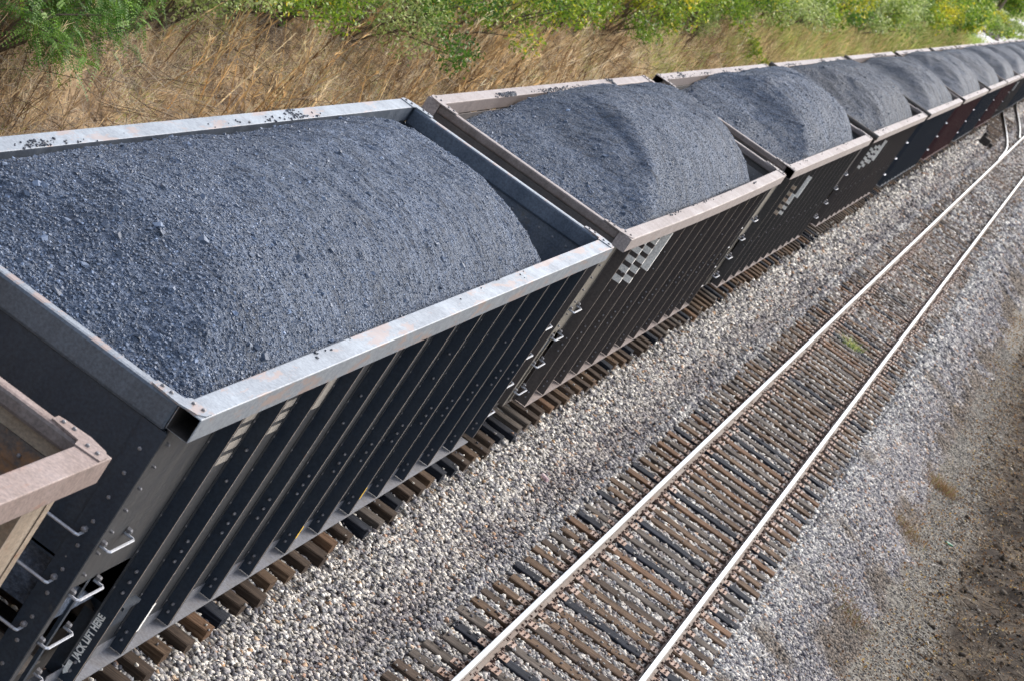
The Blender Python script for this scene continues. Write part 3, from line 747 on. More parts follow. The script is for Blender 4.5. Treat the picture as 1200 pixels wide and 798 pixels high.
    if logo:
        mats = [MAT['white'], MAT['whiterust']]
        cols_ = {}
        def face(mb, k, z0, z1, m, x0=SX + .003, x1=RX + .002):
            ry = ribs[k]; mb = cols_.setdefault(k, MB())
            mb.box(x0, x1, ry - .004, ry - .0015, z0, z1, m)              # on the near face of the rib
            mb.box(RX + .0005, RX + .003, ry - .004, ry + .056, z0, z1, m)  # on its outer face
        mb = MB()
        if logo == 1:
            for i in range(5): face(mb, 1, 2.60 + .157 * i, 2.60 + .157 * i + .092, 0)
            for i in range(5): face(mb, 2, 2.47 + .162 * i, 2.47 + .162 * i + .095, 0)
            face(mb, 3, 2.56, 3.22, 0)
        elif logo == 2:
            for i in range(5): face(mb, 2, 2.25 + .15 * i, 2.25 + .15 * i + .085, 1)
            for i in range(3): face(mb, 3, 2.16 + .13 * i, 2.16 + .13 * i + .075, 0)
            face(mb, 3, 2.50, 2.66, 0)
            face(mb, 4, 2.50, 3.02, 0)
        elif logo == 3:
            for i in range(5): face(mb, 1, 2.42 + .135 * i, 2.42 + .135 * i + .085, 0)
            for i in range(5): face(mb, 2, 2.40 + .14 * i, 2.40 + .14 * i + .09, 0)
            for i in range(4): face(mb, 3, 2.44 + .155 * i, 2.44 + .155 * i + .10, 0)
            face(mb, 4, 2.46, 3.10, 0)
        elif logo == 4:
            for i in range(4): face(mb, 1, 2.5 + .16 * i, 2.5 + .16 * i + .09, 0)
            face(mb, 2, 2.5, 3.1, 0)
        for mb in cols_.values(): mb.build('logo', mats, c)
    if jack:
        # faded stencil bars on the sheet behind the first ribs
        mb = MB()
        for i in range(5): mb.box(SX + .0015, SX + .004, ribs[0] + .18, ribs[1] - .10, 2.62 + .135 * i, 2.62 + .135 * i + .085, 0)
        mb.build('lettering', [MAT['dim']], c); mb = MB()
        for i in range(5): mb.box(SX + .0015, SX + .004, ribs[1] + .18, ribs[2] - .10, 2.72 + .125 * i, 2.72 + .125 * i + .078, 0)
        mb.build('lettering', [MAT['dim']], c); mb = MB()
        mb.box(SX + .0015, SX + .004, ribs[2] + .45, ribs[3] - .10, 2.78, 3.32, 0)
        mb.build('lettering', [MAT['dim']], c)
        me = text_mesh('JACK LIFT HERE', .088); me.materials.append(MAT['white'])
        o = bpy.data.objects.new('lettering', me); COL.objects.link(o); o.parent = c
        # baseline runs up (+z), letter tops towards -x, facing -y
        co = np.array([v.co[:] for v in me.vertices]); sc = .42 / (co[:, 0].max() - co[:, 0].min())
        nv = [(1.495 - v.co.y * sc * 1.5, ribs[0] - .003, .96 + v.co.x * sc) for v in me.vertices]
        for v, p in zip(me.vertices, nv): v.co = p
        mb = MB(); ya = ribs[0] - .004
        P = [(1.475, .925), (1.435, .925), (1.435, .86), (1.41, .86), (1.455, .80), (1.50, .86), (1.475, .86)]
        mb.prism(P, 'y', ya, ya + .002); mb.build('arrow', [MAT['white']], c)
        mb = MB()
        mb.box(RX + .0005, RX + .003, ribs[5] + .0, ribs[5] + .05, .93, 1.07, 0)
        mb.box(RX + .0005, RX + .003, ribs[7] + .0, ribs[7] + .05, .95, 1.09, 0)
        mb.build('reflector', [MAT['yellow']], c)
        mb = MB(); mb.box(RX + .0005, RX + .003, ribs[1], ribs[1] + .05, .98, 1.26, 0)
        mb.build('reflector', [MAT['white']], c)
        mb = MB(); mb.box(SX + .001, SX + .03, ribs[0] + .45, ribs[0] + .75, 1.10, 1.30, 0); mb.box(SX + .001, SX + .06, ribs[0] + .43, ribs[0] + .77, 1.30, 1.33, 0)
        mb.build('card_holder', [Bm], c)
    return c

def coal_load(y0, L, label, seed, res, lumps, crown=.62, ns=.30, nb=3.40, fs=.50, fstart=None, rough=1.0, step=0, sy=3.0, skew=0.):
    r = np.random.default_rng(seed); hw = 1.41 if seed == 3 else 1.385
    if fstart is None: fstart = L - 3.3
    nx = int(2 * hw / res) + 1; ny = int((L - .30) / res) + 1
    def hf(x, y):
        wob = fbm(x * .6 + seed, y * .45, 3, seed) * .28 * rough
        side = 3.43 + crown * (1 - np.abs(x / hw) ** 2.7) + wob * .35
        yy = y + skew * x
        nearp = nb + ns * (y - .16) + .10 * (1 - (x / hw) ** 2) + wob * .7
        if step: side = side + .05
        if step: nearp = nb + .09 * (y - .16) + .12 * (1 - (x / hw) ** 2) + wob * .6 + step * sstep(sy, sy + 1.9, yy) + .5 * np.clip(yy - sy - 1.5, 0, 9)
        side = side + .16 * fbm(x * .5 + seed * 3, y * .33, 3, seed + 31) * (1 - np.abs(x / hw) ** 2)
        ridge = 3.42 + crown + .08 + wob * .2 - fs * (y - fstart) - .10 * x * x - .04 * x
        def smin(a, b_, k):
            h = np.clip(.5 + .5 * (b_ - a) / k, 0, 1); return b_ * (1 - h) + a * h - k * h * (1 - h)
        z = smin(smin(side, nearp, .16), ridge, .18)
        z = np.maximum(z, 1.9)
        z = z + .035 * fbm(x * 3.5, y * 2.0, 3, seed + 5) + (.020 if res < .03 else .008) * fbm(x * 8, y * 14, 3 if res < .03 else 1, seed + 9)
        z = z + (.06 * fbm(x * 2.2, y * 3.0, 3, seed + 44) if res > .03 else 0)
        z = z + .030 * sstep(3, 6, y) * fbm(x * 1.1 + y * .2, y * 9, 2, seed + 14)
        z = z + (.007 * fbm(x * 24, y * 48, 2, seed + 2) if res < .03 else 0)
        return z
    xs_ = np.linspace(-hw, hw, nx); ys_ = np.linspace(.145, L - .155, ny)
    X, Y = np.meshgrid(xs_, ys_); Z = hf(X, Y)
    V = np.stack([X, Y, Z], -1).reshape(-1, 3)
    i = (np.arange(ny - 1)[:, None] * nx + np.arange(nx - 1)[None]).ravel(); F = np.stack([i, i + 1, i + 1 + nx, i + nx], 1)
    # skirt down the walls so the load is a solid body
    skirt = []
    ring = [j for j in range(nx)] + [nx * (j + 1) - 1 for j in range(1, ny)] + [nx * ny - 1 - j for j in range(1, nx)] + [nx * (ny - 1 - j) for j in range(1, ny - 1)]
    SV = V[ring].copy(); SV[:, 2] = 1.6; o0 = len(V); n = len(ring)
    V = np.concatenate([V, SV]); k = np.arange(n); F = np.concatenate([F, np.stack([np.array(ring)[k], o0 + k, o0 + (k + 1) % n, np.array(ring)[(k + 1) % n]], 1)])
    mi = np.zeros(len(F), int); T = np.tile([.07, .08, .1], (len(V), 1))
    # lumps: more and bigger ones rolled to the near end and the sides
    N = lumps * 3; x = r.uniform(-hw + .03, hw - .03, N); y = .17 + (L - .36) * r.random(N)
    w_ = .25 + .75 * np.exp(-y / 3.0) + .35 * np.exp(-((np.abs(x) - hw) / .3) ** 2) + .5 * np.clip(fbm(x * 1.1, y * .8, 3, seed + 70), 0, 1)
    keep = r.random(N) < w_ / 1.6; x, y = x[keep][:lumps], y[keep][:lumps]
    s = .007 + .007 * r.random(len(x)) ** 2 + (r.random(len(x)) < .005) * r.uniform(.008, .030, len(x))
    s = s * (1 + .75 * np.exp(-y / 3)) * (1 if res < .03 else 1.25)
    z = hf(x, y) + s * .15
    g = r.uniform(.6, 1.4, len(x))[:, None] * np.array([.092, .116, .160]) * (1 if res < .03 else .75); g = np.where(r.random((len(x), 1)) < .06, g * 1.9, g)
    M_ = 150 if res < .02 else 420 if res < .03 else 200; cy = r.uniform(1, L - 2, 5); q = r.integers(0, 5, M_); yr = cy[q] + r.normal(0, [.10, .5, .25, 1.0, .15], (M_, 5))[np.arange(M_), q]
    sd_ = np.where(r.random(M_) < .9, -1, 1); xr_ = sd_ * r.uniform(1.405, 1.50 + .08 * (q == 0), M_); ok = (yr > .2) & (yr < L - .2)
    x = np.concatenate([x, xr_[ok]]); y = np.concatenate([y, yr[ok]]); z = np.concatenate([z, np.full(ok.sum(), 3.534 + .004)]); s = np.concatenate([s, r.uniform(.008, .024, ok.sum())]); g = np.concatenate([g, np.tile([.05, .058, .075], (ok.sum(), 1))])
    LV, LF, LT = chunks(np.stack([x, y, z], 1), s, g, rg=r)
    F = np.concatenate([F, LF + len(V)]); mi = np.concatenate([mi, np.ones(len(LF), int)]); V = np.concatenate([V, LV]); T = np.concatenate([T, LT])
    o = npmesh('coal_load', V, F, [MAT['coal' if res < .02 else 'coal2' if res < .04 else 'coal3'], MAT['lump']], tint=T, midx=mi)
    sm = np.zeros(len(F), bool); sm[:i.size] = True; o.data.polygons.foreach_set('use_smooth', sm)
    o.location = (0, y0, 0)
    tag(o, label, 'coal load', 'coal heaps filling the hopper cars')
    return o

# the empty tan car nearest the camera
car(-16.9, 15.35, 'tan rusty empty hopper car cut off at the lower left corner', 'tan', 'rustrim', 'sillbrown', None, 'rusty', 0, rung='rungrust', ribs=[.95 + 1.0 * k for k in range(14)] + [14.4])
# the big black car and its heap
car(0, 14.038, 'black hopper car with bare steel rim and JACK LIFT HERE lettering, largest in view', 'black', 'galv', 'sill', None, 'innerblue', 0, ribs=[1.32 + .998 * k for k in range(13)], jack=True)
coal_load(0, 14.038, 'large rounded heap of crushed coal in the nearest loaded car with the steel rim', 3, .016, 62000, fstart=10.6, crown=.56)
cars = [
 (15.132, 14.498, 'brown-black hopper car with beige rim and large white stepped stripe logo, second loaded car', dict(body='brown', rim='beige', sill='sillbrown', panel='taupe', lod=0, logo=1, bowa=.03, ribs=[.88 + 1.06 * k for k in range(12)] + [13.5])),
 (30.861, 14.296, 'grey-black hopper car with rusty white stripe logo, third loaded car', dict(body='greybrown', rim='beige', sill='sillbrown', panel='taupe', lod=1, logo=2)),
 (46.275, 15.357, 'dark hopper car with clean white stripe logo of slanted bars, fourth loaded car', dict(body='brown', rim='beige', sill='sillbrown', lod=1, logo=3, dark_end=True)),
 (62.692, 15.134, 'navy hopper car between the logo car and the maroon car', dict(body='navy', rim='beige', sill='navy', lod=2, dark_end=True)),
 (79.381, 15.027, 'maroon hopper car with navy cars on both sides', dict(body='maroon', rim='beige', sill='maroon', lod=2)),
 (95.6, 14.7, 'navy hopper car between the two maroon cars', dict(body='navy', rim='beige', sill='navy', lod=2, dark_end=True)),
 (111.3, 14.3, 'farther maroon hopper car partly seen near the switch', dict(body='maroon', rim='beige', sill='maroon', lod=2)),
 (126.7, 14.5, 'far grey-black hopper car with small white logo at the right edge', dict(body='greybrown', rim='beige', sill='navy', lod=2, logo=4)),
 (142.3, 14.6, 'far dark hopper car at the right edge of the picture, first behind the small logo', dict(body='navy', rim='beige', sill='navy', lod=3)),
 (158.1, 14.5, 'far dark hopper car at the right edge, second behind the small logo', dict(body='navy', rim='beige', sill='navy', lod=3)),
 (173.8, 14.5, 'last dark hopper car in view at the far right', dict(body='navy', rim='beige', sill='navy', lod=3)),
]
ordn = ['second', 'third', 'fourth', 'fifth', 'sixth', 'seventh', 'eighth', 'ninth', 'tenth', 'eleventh', 'twelfth']
where = ['in the brown-black car with the stepped stripes', 'in the car with the rusty logo', 'in the car with the clean slanted logo', 'in the first navy car', 'in the nearer maroon car', 'in the navy car between maroon cars', 'in the farther maroon car', 'in the far car with a small logo', 'just beyond the small-logo car', 'two cars beyond the small-logo car', 'at the far end of the visible train']
for k, (y0, L, lab, kw) in enumerate(cars):
    car(y0, L, lab, **kw)
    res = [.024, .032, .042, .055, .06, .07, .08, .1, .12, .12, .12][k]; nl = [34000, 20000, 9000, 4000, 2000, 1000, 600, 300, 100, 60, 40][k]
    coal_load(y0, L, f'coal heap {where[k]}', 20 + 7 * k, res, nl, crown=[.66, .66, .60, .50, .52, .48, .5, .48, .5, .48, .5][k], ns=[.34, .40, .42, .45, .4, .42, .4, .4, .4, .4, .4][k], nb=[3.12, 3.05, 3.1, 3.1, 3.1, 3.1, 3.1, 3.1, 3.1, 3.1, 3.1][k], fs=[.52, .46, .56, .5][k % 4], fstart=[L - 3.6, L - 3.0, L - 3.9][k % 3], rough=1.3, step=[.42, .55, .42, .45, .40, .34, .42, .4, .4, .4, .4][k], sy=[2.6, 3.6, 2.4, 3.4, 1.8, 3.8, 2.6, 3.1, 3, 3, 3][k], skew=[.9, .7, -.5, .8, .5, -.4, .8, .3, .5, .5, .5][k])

# ------------------------------------------------------------------ vegetation
def blades(P, L, wd, lean, col, curl=.35, rg=rng, nseg=2):
    """grass blades / stems: tapered strips"""
    N = len(P); a = rg.uniform(0, 2 * np.pi, N); d = np.stack([np.cos(a) * lean, np.sin(a) * lean, np.ones(N)], 1); d /= np.linalg.norm(d, axis=1)[:, None]
    b_ = rg.uniform(0, 2 * np.pi, N); side = np.stack([np.cos(b_), np.sin(b_), np.zeros(N)], 1)
    V = np.zeros((N, 2 * (nseg + 1), 3))
    for k in range(nseg + 1):
        t = k / nseg; c = P + d * (L * t)[:, None] + np.stack([np.cos(a), np.sin(a), -.6 * np.ones(N)], 1) * (curl * L * lean * t * t)[:, None]
        ww = (wd * (1 - t * .8))[:, None] * side
        V[:, 2 * k] = c - ww; V[:, 2 * k + 1] = c + ww
    f = np.array([(2 * k, 2 * k + 1, 2 * k + 3, 2 * k + 2) for k in range(nseg)])
    F = (f[None] + (np.arange(N) * 2 * (nseg + 1))[:, None, None]).reshape(-1, 4)
    return V.reshape(-1, 3), F, np.repeat(col, 2 * (nseg + 1), 0)
def merge(parts):
    V = []; F = []; T = []; o = 0
    for v, f, t in parts: V.append(v); F.append(f + o); T.append(t); o += len(v)
    return np.concatenate(V), np.concatenate(F), np.concatenate(T)
def bank_pts(N, x0, x1, y0, y1, rg=rng):
    x = rg.uniform(x0, x1, N); y = rg.uniform(y0, y1, N); return x, y
STRAW = [(0, (.12, .070, .038)), (.2, (.24, .155, .085)), (.42, (.54, .40, .23)), (.65, (.78, .63, .42)), (.88, (.88, .82, .68)), (1, (.42, .46, .14))]
GREENG = [(0, (.10, .16, .03)), (.4, (.24, .34, .07)), (.7, (.42, .48, .14)), (1, (.62, .56, .22))]
parts = []
def sward(N, x0, x1, y0, y1, l0, l1, wd, lean, pal, bare=0., seed=1):
    x, y = bank_pts(N, x0, x1, y0, y1)
    nz = fbm(x * .8, y * .6, 4, seed)
    k = nz > (bare - .5) if bare else np.ones(N, bool)
    x, y, nz = x[k], y[k], nz[k]; n_ = len(x)
    t = np.clip(.5 + nz * .7 + rng.normal(0, .22, n_), 0, 1)
    c = palette(t, pal); z = ground_h(x, y) - .02
    L = rng.uniform(l0, l1, n_) * (.7 + .5 * vnoise(x * 1.2, y * 1.2, seed + 3))
    parts.append(blades(np.stack([x, y, z], 1), L, np.full(n_, wd) * rng.uniform(.6, 1.4, n_), rng.uniform(.1, lean, n_), c))
sward(62000, -7.0, -4.4, 8, 34, .10, .40, .0065, 1.8, STRAW, .42, 5)
BRN = [(0, (.035, .024, .016)), (.4, (.12, .085, .06)), (.7, (.30, .26, .22)), (1, (.60, .54, .45))]
sward(20000, -7.2, -4.4, 8, 40, .12, .5, .0055, 2.4, BRN, .5, 15)
sward(9000, -7.0, -4.6, 9, 50, .12, .4, .006, 1.2, GREENG, .75, 16)
sward(56000, -7.2, -4.2, 30, 75, .15, .65, .010, 1.4, STRAW, .2, 6)
PSTRAW = [(0, (.26, .18, .09)), (.4, (.52, .40, .20)), (.8, (.78, .66, .42)), (1, (.60, .62, .24))]
sward(30000, -8, -3.9, 68, 130, .25, .8, .016, .9, PSTRAW, .0, 7)
sward(20000, -8, -3.9, 55, 130, .3, 1.0, .018, .9, GREENG, .3, 8)
sward(22000, -9, -3.9, 125, 235, .4, 1.3, .03, .8, GREENG, .0, 9)
sward(12000, -9, -3.9, 125, 200, .4, 1.2, .03, .8, PSTRAW, .0, 10)
V, F, T = merge(parts)
tag(npmesh('dry_grass', V, F, MAT['straw'], tint=T), 'tangled dry straw-coloured grass covering the bank behind the train', 'grass', kind='stuff')
# tall dry stalks with side twigs
parts = []
def stalks(N, x0, x1, y0, y1, l0, l1, wd, seed):
    x, y = bank_pts(N, x0, x1, y0, y1); k = fbm(x * .5, y * .35, 3, seed) > -.12; x, y = x[k], y[k]; n_ = len(x)
    P = np.stack([x, y, ground_h(x, y) - .03], 1); L = rng.uniform(l0, l1, n_)
    t = np.clip(rng.normal(.32 if wd != .014 else .55, .24, n_), 0, .9); c = palette(t, STRAW)
    if wd == .014: c = c * np.array([1.0, .92, .78])
    lean = rng.uniform(.02, .62, n_); st = rng.bit_generator.state
    a = rng.uniform(0, 2 * np.pi, n_); d = np.stack([np.cos(a) * lean, np.sin(a) * lean, np.ones(n_)], 1); d /= np.linalg.norm(d, axis=1)[:, None]
    def strip(P0, D, LL, w0, cc):
        n2 = len(P0); b_ = rng.uniform(0, 6.28, n2); s_ = np.stack([np.cos(b_), np.sin(b_), 0 * b_], 1) * w0[:, None]
        V = np.stack([P0 - s_, P0 + s_, P0 + D * LL[:, None] + s_ * .35, P0 + D * LL[:, None] - s_ * .35], 1).reshape(-1, 3)
        parts.append((V, np.arange(4 * n2).reshape(-1, 4), np.repeat(cc, 4, 0)))
    strip(P, d, L, np.full(n_, wd), c); strip(P, d, L, np.full(n_, wd), c)
    for j in range(11):
        tt = rng.uniform(.25, .98, n_); q = P + d * (L * tt)[:, None]; a2 = rng.uniform(0, 6.28, n_); e = d + np.stack([np.cos(a2), np.sin(a2), .2 * np.ones(n_)], 1) * rng.uniform(.3, .9, n_)[:, None]
        e /= np.linalg.norm(e, axis=1)[:, None]; strip(q, e, rng.uniform(.05, .22, n_), np.full(n_, wd * .75), c * 1.15)
stalks(1300, -6.6, -4.4, 9, 34, .6, 1.7, .007, 50)
GOLD = True
stalks(260, -6.3, -4.5, 18, 42, 1.1, 2.0, .014, 53)
def twigs(N, y0, y1, wd, seed):
    r = np.random.default_rng(seed); x, y = bank_pts(N, -6.7, -4.6, y0, y1); z = ground_h(x, y)
    P = np.stack([x, y, z + r.uniform(.02, .5, N)], 1); D = r.normal(size=(N, 3)) * np.array([.7, 1, .55]); D /= np.linalg.norm(D, axis=1)[:, None]; L = r.uniform(.25, 1.1, N); mid = P + D * (L * .5)[:, None] + r.normal(0, .05, (N, 3)); end = P + D * L[:, None] + r.normal(0, .08, (N, 3)); end[:, 2] = np.maximum(end[:, 2], ground_h(end[:, 0], end[:, 1])); c = palette(r.random(N), [(0, (.07, .05, .04)), (.4, (.22, .17, .13)), (1, (.60, .54, .46))]); up = np.array([[0, 0, 1.]]) * wd
    for a, b_ in ((P, mid), (mid, end)):
        for q in (up, np.array([[0, 1., 0]]) * wd): parts.append((np.stack([a - q, a + q, b_ + q * .7, b_ - q * .7], 1).reshape(-1, 3), np.arange(4 * N).reshape(-1, 4), np.repeat(c, 4, 0)))
twigs(3200, 9, 34, .005, 71); twigs(1200, 30, 70, .008, 72)
stalks(1500, -7, -4.4, 32, 80, .8, 2.0, .011, 51)
stalks(350, -7.5, -4.4, 78, 150, .8, 1.7, .014, 52)
V, F, T = merge(parts)
tag(npmesh('weed_stalks', V, F, MAT['straw'], tint=T), 'tall dry brown weed stalks leaning over the bank', 'weeds', kind='stuff')

def leafset(P, L, wd, col, rg, droop=0.):
    N = len(P); d = rg.normal(size=(N, 3)); d[:, 2] -= droop; d /= np.linalg.norm(d, axis=1)[:, None]
    s = np.cross(d, rg.normal(size=(N, 3))); s /= np.linalg.norm(s, axis=1)[:, None]
    L = L[:, None]; W_ = (wd)[:, None]
    V = np.stack([P, P + d * L * .5 + s * W_, P + d * L, P + d * L * .5 - s * W_], 1).reshape(-1, 3)
    return V, np.arange(4 * N).reshape(-1, 4), np.repeat(col, 4, 0)
GREENS = {
 'dark': [(0, (.030, .080, .012)), (.5, (.080, .185, .022)), (1, (.19, .32, .04))],
 'mid': [(0, (.060, .125, .012)), (.5, (.20, .32, .030)), (.85, (.42, .50, .06)), (1, (.75, .58, .05))],
 'yellow': [(0, (.16, .20, .015)), (.5, (.46, .46, .03)), (1, (.80, .66, .06))],
 'pale': [(0, (.14, .20, .05)), (.5, (.34, .42, .12)), (1, (.58, .62, .28))]}
def bush(x, y, rad, h, pal, label, nleaf, leaf, seed, group=None, name='bush', cat='bush', lift=.0):
    r = np.random.default_rng(seed); z0 = float(ground_h(np.array(x), np.array(y)))
    root = empty(name, (x, y, z0)); tag(root, label, cat, group)
    nb = 16; C = np.stack([r.normal(0, rad * .48, nb), r.normal(0, rad * .6, nb), h * (.30 + .62 * r.random(nb))], 1)
    br = r.uniform(.22, .46, nb) * rad
    k = r.integers(0, nb, nleaf); dv = r.normal(size=(nleaf, 3)); dv /= np.linalg.norm(dv, axis=1)[:, None]
    P = C[k] + dv * (br[k] * r.random(nleaf) ** .35)[:, None] * np.array([1, 1.15, .8])
    P += r.normal(0, rad * .05, P.shape); P[:, 2] = np.maximum(P[:, 2], .03)
    t = np.clip(.45 + r.normal(0, .22, nleaf) + (r.random(nb)[k] - .5) * .5, 0, 1)
    V, F, T = leafset(P, r.uniform(.7, 1.3, nleaf) * leaf, r.uniform(.2, .32, nleaf) * leaf, palette(t, GREENS[pal]), r, .2)
    npmesh('foliage', V, F, MAT['leaf'], root, tint=T)
    mb = MB()
    for j in range(nb):
        p0 = Vector((r.normal(0, .08), r.normal(0, .08), -.08)); p2 = Vector(C[j]) * .95; p1 = p0.lerp(p2, .5) + Vector((r.normal(0, .06), r.normal(0, .06), .1))
        mb.tube([p0, p1, p2], .014 * (leaf / .05) ** .3 + .01 * rad, 5, 0, .004)
    for j in range(40):
        c0 = Vector(C[r.integers(0, nb)]); dd = Vector(r.normal(size=3)).normalized(); mb.tube([c0, c0 + dd * rad * .5], .006 * rad, 3, 0, .002)
    o = mb.build('stems', WOODSTEM, root); return root
m, n, l, b = newmat('stem_bark'); v = worldpos(n, l); f = noise(n, l, v, 18, 4); r_ = ramp(n, [(.3, (.06, .045, .03)), (.7, (.20, .15, .10))]); l.new(f, r_.inputs[0]); l.new(r_.outputs[0], b.inputs['Base Color']); b.inputs['Roughness'].default_value = .9
WOODSTEM = m
# locust saplings with feather-shaped leaves, top left
def locust(x, y, h, rad, label, nf, seed):
    r = np.random.default_rng(seed); z0 = float(ground_h(np.array(x), np.array(y))); root = empty('locust_sapling', (x, y, z0)); tag(root, label, 'sapling', 'feathery green saplings on the bank')
    mb = MB(); P = []; D = []; lens = []; cols = []
    nbr = 16; tips = []
    for j in range(nbr):
        a = r.uniform(0, 6.28); e = Vector((math.cos(a) * rad * r.uniform(.4, 1) + .35 * rad, math.sin(a) * rad * r.uniform(.4, 1.2), h * r.uniform(.45, 1))); p1 = e * .5 + Vector((0, 0, h * .22)); mb.tube([(0, 0, -.1), p1, e], .022, 5, 0, .005); tips.append((p1, e))
    Vs = []; Ts = []
    for j in range(nf):
        a0, a1 = tips[r.integers(0, nbr)]; s = a0.lerp(a1, r.uniform(.1, 1.05)) + Vector(r.normal(0, .10, 3))
        d = Vector((r.normal(.25, .7), r.normal(0, .7), r.normal(-.15, .45))).normalized(); Lf = r.uniform(.22, .40)
        sd_ = d.cross(Vector((0, 0, 1)) + Vector(r.normal(0, .4, 3))).normalized()
        c = palette(np.array([np.clip(r.normal(.5, .28), 0, 1)]), GREENS['dark'])[0] * 1.0
        for q in range(9):
            t = (q + 1) / 9; p = s + d * Lf * t + Vector((0, 0, -.10 * t * t * Lf / .3)); ll = .048 * (1 - .35 * t); ww = .013
            for sg in (-1, 1):
                e = (sd_ * sg + d * .5).normalized(); n_ = d * ww
                Vs += [p, p + e * ll * .5 + n_, p + e * ll, p + e * ll * .5 - n_]; Ts += [c * r.uniform(.8, 1.25)] * 4
    V = np.array([tuple(v) for v in Vs]); npmesh('foliage', V, np.arange(len(V)).reshape(-1, 4), MAT['leaf'], root, tint=np.array(Ts)); mb.build('stems', WOODSTEM, root)
locust(-6.0, 12.6, 1.3, 1.0, 'dark feathery green sapling in the top left corner', 560, 1)
locust(-6.1, 13.9, 1.3, .9, 'feathery green sapling just right of the one in the top left corner', 460, 3)
locust(-6.25, 15.2, 1.2, .9, 'third feathery green sapling from the top left corner, hanging over the bare soil', 380, 2)
vr = random.Random(8)
spec = []
y = 17.2
while y < 200:
    step = 1.15 + y * .016
    x = -6.05 - vr.uniform(0, .55) - (.15 if y > 60 else 0)
    pal = vr.choices(['mid', 'dark', 'pale', 'yellow'], [6, 3, 1 + (y > 70) * 4, 1.2 * (y > 38)])[0]
    spec.append((x, y, vr.uniform(.9, 1.35) * (1 + y / 200), vr.uniform(1.5, 2.2) * (1 + y / 260), pal)); y += step * vr.uniform(.8, 1.2)
names_ = {'mid': 'leafy green bush', 'dark': 'dark green bush', 'pale': 'pale grey-green shrub', 'yellow': 'yellow-green bush'}
for i, (x, y, rad, h, pal) in enumerate(spec):
    lf = .05 + y * .0011
    zone = 'left of the picture centre' if y < 36 else 'near the top centre' if y < 60 else 'right of the top centre' if y < 100 else 'towards the far end of the bank'
    bush(x, y, rad, h, pal, f'{names_[pal]} on the crest of the bank {zone}', int(5200 / (1 + y / 60)), lf, 100 + i, group=f'{names_[pal]}es on the bank crest {zone}')
# second row closing the top of the frame
y = 15
i = 0
while y < 205:
    i += 1
    bush(-7.9 - vr.uniform(0, 1.0), y, 1.5 + y * .006, 2.3 + y * .006, vr.choice(['mid', 'dark']), 'thick green scrub behind the bank crest along the top edge', int(3600 / (1 + y / 80)), .075 + y * .0013, 400 + i, group='thick green scrub behind the crest', name='scrub_bush'); y += 2.6 + y * .02
# low shrubs growing low on the bank, as the photo shows them near the top centre right
bush(-5.5, 72, .8, 1.0, 'mid', 'small rounded green bush low on the bank above the fourth car', 1500, .10, 901)
bush(-6.0, 63, .9, 1.7, 'pale', 'whitish seeding shrub on the bank above the third car', 2200, .08, 902)
bush(-6.2, 176, 1.6, 2.9, 'mid', 'tall bright green bush at the end of the bank beside the white gravel', 2600, .26, 903)

# ---- trees beyond the clearing
def tree(x, y, h, rad, pal, label, n_, leaf, seed, group=None):
    r = np.random.default_rng(seed); z0 = float(ground_h(np.array(x), np.array(y))); root = empty('tree', (x, y, z0)); tag(root, label, 'tree', group)
    mb = MB(); mb.tube([(0, 0, -.3), (.1, .1, h * .3), (0, .2, h * .7)], .04 * h, 7, 0, .012 * h)
    nb = 34; a = r.uniform(0, 6.28, nb); hz = r.uniform(.12, .98, nb); rr2 = rad * (1 - .55 * np.abs(hz - .45)) * r.uniform(.35, 1, nb)
    C = np.stack([np.cos(a) * rr2, np.sin(a) * rr2, hz * h], 1); br = r.uniform(.16, .34, nb) * rad
    for j in range(nb): mb.tube([(0, .1, h * hz[j] * .65), tuple(C[j])], .012 * h, 4, 0, .004 * h)
    k = r.integers(0, nb, n_); dv = r.normal(size=(n_, 3)); dv /= np.linalg.norm(dv, axis=1)[:, None]
    P = C[k] + dv * (br[k] * r.random(n_) ** .35)[:, None] * np.array([1.2, 1.2, .75])
    t = np.clip(.45 + r.normal(0, .2, n_) + (r.random(nb)[k] - .5) * .5, 0, 1)
    V, F, T = leafset(P, r.uniform(.7, 1.3, n_) * leaf, r.uniform(.25, .4, n_) * leaf, palette(t, GREENS[pal]), r)
    npmesh('crown', V, F, MAT['leaf'], root, tint=T); mb.build('trunk', WOODSTEM, root); return root
tree(-7.4, 176, 5.4, 2.4, 'yellow', 'yellow-leaved tree at the top beside the white gravel clearing', 8000, .32, 1)
tree(-15, 330, 9, 5, 'dark', 'dark green tree behind the clearing, left of the leaning pole', 5200, .42, 2)
tree(-21, 345, 11, 6, 'dark', 'dark green tree at the top edge beyond the clearing', 5200, .5, 3)
tree(-13.5, 372, 8, 4.5, 'mid', 'bright green tree right of the leaning pole', 4800, .45, 4)
tree(-17.5, 395, 9, 5, 'pale', 'pale green tree far back right of the pole', 4200, .5, 5)
tree(-27, 400, 12, 7, 'mid', 'green tree in the far woods at the top right', 4200, .6, 6)
tree(-19, 470, 13, 8, 'mid', 'distant green tree at the top right corner', 4200, .7, 7)
tree(-33, 520, 15, 9, 'dark', 'distant dark tree above the maroon rail car', 4000, .8, 8)
tree(-13, 520, 14, 8, 'mid', 'farthest green tree behind the maroon rail car', 4000, .8, 9)
for i, (x, y) in enumerate([(-7.6, 286), (-8.6, 283), (-9.7, 280), (-10.8, 277), (-12.0, 274), (-6.9, 300), (-13.5, 268), (-9, 300), (-11, 300), (-13, 300)]):
    bush(x, y, 1.8, 1.6 + .35 * (i % 3), ['mid', 'pale', 'mid', 'yellow'][i % 4], 'leafy shrub in the row behind the white gravel clearing', 1500, .30, 950 + i, group='shrubs lining the white clearing')
# pole
p = MB(); zg = float(ground_h(np.array(-10.2), np.array(311.))); p.tube([(-10.2, 311, zg - .5), (-10.2, 311, zg + 9)], .17, 8, 0, .12)
tag(p.build('utility_pole', WOODSTEM), 'brown wooden pole standing among shrubs at the top right', 'pole')
